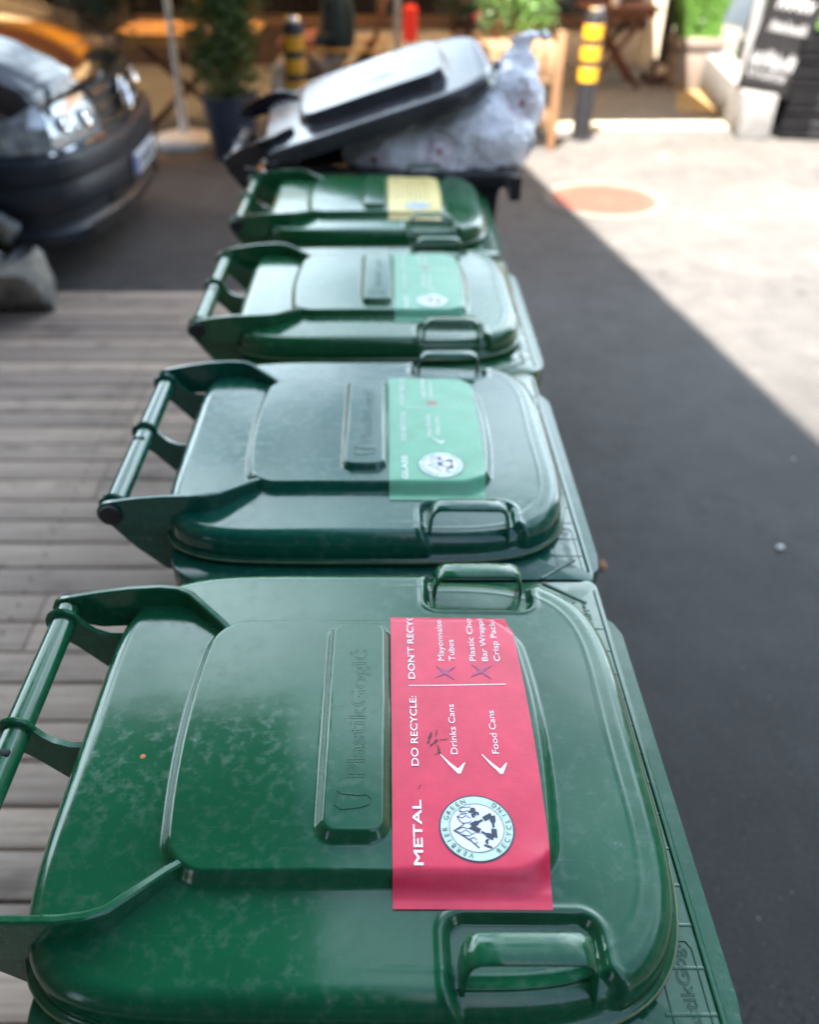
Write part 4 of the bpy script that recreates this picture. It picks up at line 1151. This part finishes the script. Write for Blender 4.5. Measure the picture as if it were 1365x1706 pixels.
def person():
    x, y = -.40, 8.0
    root = None
    J = {'pel': (0, 0, .54), 'bel': (.02, 0, .66), 'che': (.03, 0, .86), 'nec': (.0, 0, 1.03), 'hea0': (-.01, 0, 1.10), 'hea': (-.03, 0, 1.19), 'hea2': (-.03, 0, 1.27)}
    V = []; E = []; Rr = []
    def add(p, r, par=None):
        V.append(p); Rr.append(r); i = len(V)-1
        if par is not None: E.append((par, i))
        return i
    pel = add((0, 0, .54), (.17, .15)); bel = add((.03, 0, .68), (.17, .16), pel); che = add((.03, 0, .90), (.19, .15), bel)
    sh = add((.02, 0, 1.02), (.12, .10), che); nec = add((.0, 0, 1.10), (.055, .055), sh); h1 = add((-.015, 0, 1.19), (.075, .085), nec); h2 = add((-.02, 0, 1.28), (.08, .09), h1); h3 = add((-.01, 0, 1.35), (.05, .05), h2)
    hands = []
    for s in (-1, 1):
        hip = add((-.06, s*.10, .52), (.09, .09), pel); kn = add((-.47, s*.13, .53), (.062, .062), hip); an = add((-.50, s*.13, .13), (.042, .042), kn); add((-.46, s*.13, .06), (.04, .045), an); add((-.60, s*.14, .04), (.038, .028), len(V)-1)
        s1 = add((.03, s*.17, 1.00), (.06, .06), sh); el = add((.04, s*.25, .74), (.045, .045), s1); wr = add((-.30, s*.12, .70), (.036, .036), el); pa = add((-.37, s*.10, .70), (.042, .026), wr)
        hands.append((-.39, s*.10, .70, s))
    me = bpy.data.meshes.new('person'); me.from_pydata([(a, b, c) for a, b, c in V], E, [])
    o = bpy.data.objects.new('person', me); COL.objects.link(o)
    o.modifiers.new('s', 'SKIN')
    sk = me.skin_vertices
    if not sk:
        bm = bmesh.new(); bm.from_mesh(me); bm.verts.layers.skin.new(); bm.to_mesh(me); bm.free(); sk = me.skin_vertices
    for i, d in enumerate(me.skin_vertices[0].data): d.radius = Rr[i]; d.use_root = (i == 0)
    sub = o.modifiers.new('u', 'SUBSURF'); sub.levels = 2; sub.render_levels = 2
    p = bake(o, 'person')
    for q in p.data.polygons: q.use_smooth = True
    skin = simple('warm_skin', (.60, .20, .12), .5, var=.1)
    # fingers
    bmv = MB()
    for hx, hy, hz, s in hands:
        for f in range(4):
            yy = hy+(f-1.5)*.018; L = (.065, .075, .07, .055)[f]
            bmv.tube([(hx+.02, yy, hz+.005), (hx-L*.45, yy, hz+.006), (hx-L*.8, yy, hz-.008), (hx-L*.9, yy, hz-.028)], [.0085, .008, .0075, .005], 8)
        bmv.tube([(hx+.04, hy-s*.03, hz), (hx+.005, hy-s*.05, hz+.0), (hx-.02, hy-s*.05, hz-.012)], [.010, .009, .007], 8)
    me = p.data; base = len(me.vertices)
    bm = bmesh.new(); bm.from_mesh(me)
    tmp = bmv.mesh('t'); bm.from_mesh(tmp); bpy.data.meshes.remove(tmp)
    # nose, ears
    bm.to_mesh(me); bm.free()
    shirt = simple('dark_green_shirt', (.010, .026, .026), .9, var=.2); shorts = simple('beige_trousers', (.42, .36, .28), .9, var=.1); shoe = simple('dark_shoe', (.03, .02, .02), .6); hair = simple('dark_hair', (.03, .018, .01), .7)
    me.materials.clear()
    for mt in (skin, shirt, shorts, shoe, hair): me.materials.append(mt)
    for q in me.polygons:
        c = q.center; q.use_smooth = True
        k = 0
        if c.z > .60 and c.z < 1.075 and not (c.x < -.15): k = 1
        elif c.x > -.12 and c.z <= .66: k = 2
        elif c.z < .61 and c.z > .10: k = 2
        elif c.z <= .10: k = 3
        elif c.z > 1.26 or (c.x > .01 and c.z > 1.14): k = 4
        q.material_index = k
    p.location = (x, y, 0)
    tag(p, 'person in dark green shirt and beige trousers sitting in a wooden armchair', 'person')
    f = MB(); f.tube([(-.095, 0, 1.22), (-.115, 0, 1.195), (-.10, 0, 1.185)], [.008, .014, .010], 8); o = f.build('nose', skin, p)
    for s in (-1, 1):
        f = MB(); f.lathe([(.011, 0), (.009, .006), (.002, .008)], 12, Matrix.Translation((-.088, s*.030, 1.225)) @ Matrix.Rotation(R(-90), 4, 'Y')); f.build('eye', simple('eye_dark', (.03, .02, .02), .3), p)
        f = MB(); f.tube([(-.01, s*.082, 1.235), (.008, s*.09, 1.22), (-.005, s*.083, 1.19)], [.008, .010, .006], 8); f.build('ear', skin, p)
    f = MB(); f.tube([(-.092, -.022, 1.155), (-.099, 0, 1.153), (-.092, .022, 1.155)], [.003, .006, .003], 8); f.build('mouth', simple('lips', (.45, .12, .10), .5), p)
person()

# bollards
M['by'] = simple('bollard_yellow', (.62, .31, .012), .4, var=.08)
M['bk'] = simple('bollard_black', (.015, .015, .018), .4, var=.2)
def bollard(x, y, label, z=0):
    t = empty('bollard', (x, y, z), 0, label, 'bollard', 'yellow banded bollards')
    k = MB(); k.lathe([(.10, 0), (.10, .012), (.076, .016), (.076, .90), (.066, .925), (.035, .935), (.01, .937)], 32); k.build('post', M['bk'], t)
    for z0 in (.49, .64, .79):
        k = MB(); k.lathe([(.0765, z0-.050), (.080, z0-.046), (.080, z0+.046), (.0765, z0+.050)], 32); k.f = k.f[:-2]; k.build('reflective_band', M['by'], t)
    k = MB(); k.lathe([(.056, .925), (.056, .945), (.044, .958), (.015, .962)], 24); k.build('cap', M['chrome'], t)
    for a in range(4):
        k = MB(); k.lathe([(.012, .012), (.012, .022), (.003, .024)], 8, Matrix.Translation((.083*math.cos(a*math.pi/2+.78), .083*math.sin(a*math.pi/2+.78), 0))); k.build('bolt', M['chrome'], t)
bollard(1.642, 7.72, 'yellow and black banded bollard standing in the sun on the paving')
bollard(-.66, 7.15, 'yellow and black banded bollard in the shade in front of the seated person')

# red and white post, grey awning pole
t = empty('marker_post', (.25, 9.4, 0), 0, 'short red and white marker post beside the thin grey pole', 'post')
k = MB(); k.lathe([(.10, 0), (.10, .03), (.062, .04), (.062, .60), (.02, .602)], 24); k.build('post', M['white_paint'], t)
k = MB(); k.lathe([(.069, .50), (.069, .78), (.04, .80), (.01, .80)], 24); k.build('red_sleeve', simple('signal_red', (.70, .03, .015), .4, var=.05), t)
k = MB(); k.lathe([(.0635, .40), (.0655, .41), (.0655, .425), (.0635, .43)], 24); k.f = k.f[:-2]; k.build('grey_band', simple('greyband', (.3, .3, .3), .5), t)
M['grey_metal'] = simple('grey_metal', (.30, .31, .33), .4, metal=.3)
t = empty('awning_pole', (.12, 9.0, 0), 0, 'thin grey metal awning pole left of the red and white post', 'pole')
k = MB(); k.lathe([(.09, 0), (.09, .01), (.03, .015)], 20); k.build('foot', M['grey_metal'], t)
k = MB(); k.tube([(0, 0, .01), (0, 0, 2.55)], .028, 14); k.build('pole', M['grey_metal'], t)

# slatted wooden plant stand with shrubs
t = empty('plant_stand', (1.0, 7.70, 0), 0, 'pale slatted wooden plant stand behind the rubbish bag', 'plant stand')
k = MB()
for i in range(9): k.box(-.46+i*.086, -.385+i*.086, -.32, .32, .725, .748, bev=.004)
k.box(-.46, .315, -.343, -.322, .68, .745, bev=.004); k.build('top', M['wood_lt'], t)
k = MB()
for i in range(9): k.box(-.46+i*.086, -.39+i*.086, -.368, -.345, .53, .742, bev=.003)
k.build('front_slats', M['wood_lt'], t)
for lx in (-.46, .30):
    for ly in (-.385, .30):
        k = MB(); k.box(lx, lx+.06, ly, ly+.06, 0, .84, bev=.005); k.build('leg', M['wood_ltz'], t)
k = MB(); k.box(-.40, .30, -.37, -.33, .20, .265, bev=.004); k.box(-.40, .30, .30, .34, .20, .265, bev=.004)
for i in range(4): k.box(-.40, .30, -.31+i*.155, -.18+i*.155, .266, .282, bev=.003)
k.build('lower_shelf', M['wood_ltz'], t)
k = MB(); k.box(-.39, .29, -.362, -.33, .485, .528, bev=.004); k.build('rail', M['wood_lt'], t)
for i, (x, lab, mt) in enumerate(((.62, 'small red flowered plant at the left end of the slatted stand', 'leafB'), (.86, 'leafy green plant in the middle of the slatted stand', 'leafA'), (1.14, 'bright green plant at the right end of the slatted stand', 'leafC'))):
    t = empty('potted_plant', (x, 7.72, .749), 0, lab, 'potted plant', 'plants on the slatted stand')
    k = MB(); k.lathe([(.06, 0), (.085, .12), (.08, .125), (.02, .11)], 20); k.build('pot', simple('terracotta', (.16, .06, .035), .8), t)
    leaves('foliage', [(0, 0, .13, .16, .14, .08), (0, 0, .28, .17, .14, .13)], 1700, .032, M[mt], t, 30+i)
    if i == 0: leaves('blossom', [(-.02, -.05, .2, .15, .1, .1)], 110, .03, simple('red_petals', (.4, .02, .04), .6), t, 77, asp=.9)

# ------------------------------------------------------------------ restaurant building
M['render_wall'] = simple('beige_render', (.46, .40, .32), .85, var=.12, scale=5)
M['dark_int'] = simple('dark_window_glass', (.008, .007, .006), .12, coat=.6)
M['frame_w'] = mat_wood('dark_frame_wood', (.06, .03, .018), (.12, .06, .03), 0)
t = empty('restaurant', (0, 11.3, 0), 0, 'restaurant front with low beige wall under dark windows and brown timber sills', 'building')
k = MB(); k.box(-9, 3.0, 0, .35, 0, .38, bev=.01); k.box(-9, 3.0, .02, .35, 2.4, 3.2); k.box(3.0, 3.35, -.05, 6, 0, 3.2); k.build('wall', M['render_wall'], t)
k = MB(); k.box(-9, -.75, -.03, -.003, .0, .38); k.build('shade_panel', simple('dark_brown_panel', (.035, .018, .010), .7, var=.3), t)  # dark sheet added over the wall for the shade under the table
k = MB(); k.box(-9, 3.0, -.04, .3, .383, .46, bev=.01); k.build('sill', M['frame_w'], t)
for i in range(8):
    x0 = -8.9+i*1.48
    w = MB(); w.box(x0+.06, x0+1.42, .12, .16, .50, 2.34); wo_ = w.build('window', M['dark_int'], t)
    f = MB(); f.box(x0, x0+.06, .06, .22, .462, 2.398); f.box(x0+1.42, x0+1.478, .06, .22, .462, 2.398); f.box(x0+.062, x0+1.418, .06, .22, .462, .50); f.box(x0+.062, x0+1.418, .06, .22, 1.3, 1.34); f.build('window_frame', M['frame_w'], wo_)
k = MB(); k.box(-9, 3.4, -.6, 6, 3.2, 3.36); k.build('roof', M['frame_w'], t)
# awning over the terrace
mcan2 = mcan.copy(); mcan2.name = 'cream_awning_cloth'
for nd in mcan2.node_tree.nodes:
    if nd.type == 'BSDF_TRANSLUCENT': nd.inputs[0].default_value = (.72, .58, .40, 1)
    if nd.type == 'MIX_SHADER': nd.inputs[0].default_value = .85
    if nd.type == 'VALTORGB': nd.color_ramp.elements[0].color = (.55, .42, .26, 1); nd.color_ramp.elements[1].color = (.65, .50, .32, 1)
t = empty('awning', (0, 0, 0), 0, 'wide cream awning with an ochre valance over the restaurant terrace', 'awning')
k = MB(); k.add([(-7, 7.35, 2.35), (2.55, 7.35, 2.35), (2.55, 11.25, 2.9), (-7, 11.25, 2.9), (-7, 7.35, 2.37), (2.55, 7.35, 2.37), (2.55, 11.25, 2.92), (-7, 11.25, 2.92)], [(0, 1, 2, 3), (4, 5, 6, 7), (0, 1, 5, 4), (1, 2, 6, 5), (2, 3, 7, 6), (3, 0, 4, 7)]); k.build('canopy', mcan2, t, smooth=False)
k = MB(); k.box(-7, 2.55, 7.33, 7.345, 2.12, 2.35); k.build('valance', mcan, t)
k = MB(); k.box(2.9, 3.0, 7.1, 7.2, 2.3, 2.4); 
# awning post with weight
t = empty('awning_post', (2.93, 10.2, 0), 0, 'black square awning post on a dark base, left of the grass planter', 'post')
k = MB(); k.box(-.045, .045, -.045, .045, .10, 2.75, bev=.006); k.build('post', M['bk'], t)
k = MB(); k.box(-.17, .17, -.17, .17, 0, .10, bev=.01); k.box(-.09, .09, -.09, .09, .10, .22, bev=.01); k.build('base', simple('brown_base', (.05, .03, .022), .6), t)
k = MB(); k.box(-.085, .085, -.15, -.12, .101, .19, bev=.012); k.build('weight', simple('pale_weight', (.5, .42, .34), .7), t)

# planter with tall grass
t = empty('planter_box', (3.17, 10.0, 0), 0, 'square grey brown planter box with tall bright green grass', 'planter')
k = MB(); k.box(-.22, .22, -.22, .22, 0, .38, bev=.012); k.box(-.245, .245, -.245, .245, .38, .47, bev=.012); k.build('box', simple('taupe_box', (.16, .13, .11), .7, var=.1), t)
k = MB(); rnd = random.Random(6)
for i in range(420):
    x, y = rnd.uniform(-.2, .2), rnd.uniform(-.18, .18); h = rnd.uniform(.5, 1.0); lx, ly = rnd.gauss(0, .14), rnd.gauss(0, .1); w = .006
    i0 = len(k.v); k.v += [(x-w, y, .45), (x+w, y, .45), (x+lx*.4+w, y+ly*.4, .45+h*.6), (x+lx*.4-w, y+ly*.4, .45+h*.6), (x+lx, y+ly, .45+h)]
    k.f += [(i0, i0+1, i0+2, i0+3), (i0+3, i0+2, i0+4)]
k.build('grass_blades', M['leafC'], t, smooth=False)
leaves('foliage', [(0, 0, .7, .22, .2, .16), (0, 0, 1.0, .22, .2, .25)], 1500, .05, M['leafC'], t, 12, asp=.3)

# right hand corner: concrete kerb block, chalkboard, post, crates, boards
M['concrete'] = simple('grey_concrete', (.15, .15, .152), .85, var=.15, scale=12, bmp=.25)
t = empty('concrete_block', (2.94, 7.70, 0), R(-8), 'low grey concrete kerb block at the foot of the chalkboard', 'kerb block')
k = MB(); k.box(0, .26, 0, 2.6, 0, .34, bev=.012); k.build('block', M['concrete'], t)
t = empty('chalkboard', (2.97, 8.02, .38), R(-48), 'black A-board chalkboard with rows of white writing, leaning on the concrete block', 'chalkboard')
mm = Matrix.Rotation(R(4), 4, 'Y') @ Matrix.Rotation(R(-13), 4, 'X')
k = MB(); k.box(0, .46, -.02, .02, -.05, 1.0, mm, bev=.02); k.build('frame', simple('black_board_frame', (.007, .007, .008), .6, spec=.2), t)
k = MB(); k.box(.03, .43, -.024, -.0205, 0, .96, mm); bd = k.build('board', simple('slate_board', (.008, .0085, .010), .7, var=.3, spec=.15), t)
k = MB(); rnd = random.Random(9)
def scrib(x0, x1, z0, h, step, th, zig=True):
    th *= .62
    x = x0; pts = []
    while x < x1: pts.append((x, z0+(h if len(pts) % 2 else 0)*rnd.uniform(.6, 1))); x += step*rnd.uniform(.6, 1.3)
    for a, b in zip(pts[:-1], pts[1:]):
        d = Vector((b[0]-a[0], b[1]-a[1])).normalized(); n = Vector((-d.y, d.x))*th
        k.add([(a[0]+n.x, -.0255, a[1]+n.y), (a[0]-n.x, -.0255, a[1]-n.y), (b[0]-n.x, -.0255, b[1]-n.y), (b[0]+n.x, -.0255, b[1]+n.y)], [(0, 1, 2, 3)], mm)
scrib(.06, .40, .76, .14, .018, .0055); scrib(.06, .40, .80, .12, .022, .005)
scrib(.10, .42, .56, .12, .03, .012); scrib(.10, .42, .40, .09, .014, .0045); scrib(.05, .43, .14, .14, .016, .0055); scrib(.05, .40, .06, .09, .02, .004)
k.build('chalk_writing', simple('chalk', (.30, .31, .33), .9, var=.3, scale=60), bd, smooth=False)
k = MB(); k.box(.02, .44, .10, .13, -.36, .90, Matrix.Rotation(R(3), 4, 'Y') @ Matrix.Rotation(R(-4), 4, 'X'), bev=.01); k.build('rear_leg_panel', simple('blackboard_back', (.006, .006, .007), .6, spec=.2), t)
t = empty('metal_post', (3.28, 8.75, 0), 0, 'grey round metal post behind the leaning chalkboard', 'post')
k = MB(); k.tube([(0, 0, 0), (0, 0, 2.6)], .045, 20); k.build('post', M['grey_metal'], t)
k = MB(); k.lathe([(.10, 0), (.10, .012), (.045, .016)], 20); k.build('foot', M['grey_metal'], t)
M['crate'] = simple('black_crate_plastic', (.004, .0042, .0055), .6, var=.2, scale=20, spec=.2)
def crate(z, i, lab):
    t = empty('crate', (3.62, 7.86, z), R(-10+2*(i % 2)), lab, 'crate', 'black crates stacked beside the chalkboard')
    W, D, H = .30, .21, .186
    k = MB(); k.box(-W, W, -D, -D+.012, 0, H, bev=.004); k.box(-W, W, D-.012, D, 0, H, bev=.004); k.box(-W, -W+.012, -D, D, .001, H-.001, bev=.004); k.box(W-.012, W, -D, D, .001, H-.001, bev=.004); k.box(-W+.005, W-.005, -D+.005, D-.005, .004, .014)
    for zz in (.02, .10, H-.03): k.box(-W-.008, W+.008, -D-.008, -D+.002, zz, zz+.022, bev=.003); k.box(-W-.008, -W+.002, -D-.006, D+.006, zz, zz+.022, bev=.003)
    for xx in (-.24, -.12, 0, .12, .24): k.box(xx-.006, xx+.006, -D-.006, -D+.002, .03, H-.02)
    k.build('crate_body', M['crate'], t)
    k = MB(); k.box(-.07, .07, -D-.011, -D-.004, H-.075, H-.04, bev=.004); k.box(-.07, .07, -D-.010, -D-.008, .05, .075); k.build('handle_slot', simple('grey_slot', (.03, .032, .035), .4), t)
for i, lab in enumerate(('black plastic crate at the bottom of the stack beside the chalkboard', 'second black crate from the bottom of the stack beside the chalkboard', 'third black crate from the bottom of the stack beside the chalkboard', 'topmost black crate of the stack beside the chalkboard')):
    crate(i*.190, i, lab)
# hedge behind crates
t = empty('shrub', (4.35, 9.8, 0), 0, 'sunlit yellow green shrub behind the stacked black crates', 'shrub')
k = MB(); k.tube([(0, 0, 0), (0, 0, .9)], [.04, .02], 8); k.build('stem', M['bark'], t)
leaves('foliage', [(0, 0, .9, .45, .4, .45), (-.2, 0, .5, .35, .3, .35)], 3200, .05, M['leafC'], t, 14)
# blue grey board and dark doorway hut behind
t = empty('kiosk', (3.75, 11.2, 0), R(-8), 'small pale kiosk with a black doorway behind the metal post', 'kiosk')
k = MB(); k.box(-.30, -.02, 0, .3, .30, 2.3); k.box(.62, 1.6, 0, .3, .30, 2.3); k.box(-.02, .62, .02, .3, 2.0, 2.3); k.build('wall', simple('blue_grey_panel', (.08, .10, .12), .6, var=.1), t)
k = MB(); k.box(-.018, .618, .20, .25, .30, 1.998); k.build('doorway', M['blackhole'], t)
k = MB(); k.box(-.4, 1.7, -.25, .5, 0, .298, bev=.015); k.build('step', simple('pale_stone_step', (.16, .15, .13), .8), t)
t = empty('leaning_board', (3.60, 10.55, 0), R(-5), 'blue grey board leaning against the kiosk beside the tall grass', 'board')
k = MB(); k.box(-.17, .17, -.012, .012, .0, 1.3, Matrix.Rotation(R(12), 4, 'Y') @ Matrix.Rotation(R(-6), 4, 'X'), bev=.005); k.build('panel', simple('steel_blue_board', (.07, .09, .11), .5, var=.1), t)
k = MB(); k.box(-.14, .14, -.02, -.013, .03, .5, Matrix.Rotation(R(12), 4, 'Y') @ Matrix.Rotation(R(-6), 4, 'X')); k.build('pale_panel', simple('cream_panel', (.22, .2, .17), .6), t)

# ------------------------------------------------------------------ the chalet whose wide roof shades the bins (stands left of / behind the viewer)
t = empty('chalet', (0, 0, 0), 0, 'timber chalet with a wide overhanging roof shading the bins', 'building')
m = MB(); m.box(-9, -4.2, -3.2, 2.6, 0, 6.8); m.build('wall', mat_wood('chalet_boards', (.10, .05, .03), (.2, .11, .06), 2), t)
m = MB(); e = [(1.8, -12), (-.96, 6.05), (-9.5, 6.05), (-9.5, -12)]  # unseen roof: edge fitted to the shade line, rear extended to darken reflections
m.prism(e, 'z', 7.0, 7.22); m.build('roof', M['frame_w'], t)

# unseen timber houses right of and behind the viewer, added to cut fill light
hw = mat_wood('grey_timber_boards', (.035, .024, .018), (.08, .058, .045), 2)
for nm, (x0, x1, y0, y1) in (('tall dark timber house right of the terrace, unseen, added to cut sky light', (8.5, 13, -6, 8)), ('dark timber house behind the viewer, unseen, added to darken lid reflections', (-9.0, 8.4, -17, -10))):
    t = empty('blocker', ((x0+x1)/2, (y0+y1)/2, 0), 0, nm, 'blocker')
    dx, dy = (x1-x0)/2, (y1-y0)/2
    k = MB(); k.box(-dx, dx, -dy, dy, 0, 7.2); k.build('wall', hw, t)
    k = MB(); k.prism([(-dx-.7, 7.0), (dx+.7, 7.0), (dx+.7, 7.2), (0, 9.0), (-dx-.7, 7.2)], 'y', -dy-.6, dy+.6); k.build('roof', M['frame_w'], t)
    for i in range(4):
        for z in (1.0, 3.9):
            yy = -dy+1.2+i*(2*dy-2.4)/3
            f = MB(); f.box(-dx-.06, -dx-.001, yy-.5, yy+.5, z, z+1.3, bev=.01); fo = f.build('window_frame', M['white_paint'], t)
            f = MB(); f.box(-dx-.07, -dx-.061, yy-.42, yy+.42, z+.08, z+1.22); f.build('window', M['dark_int'], fo)
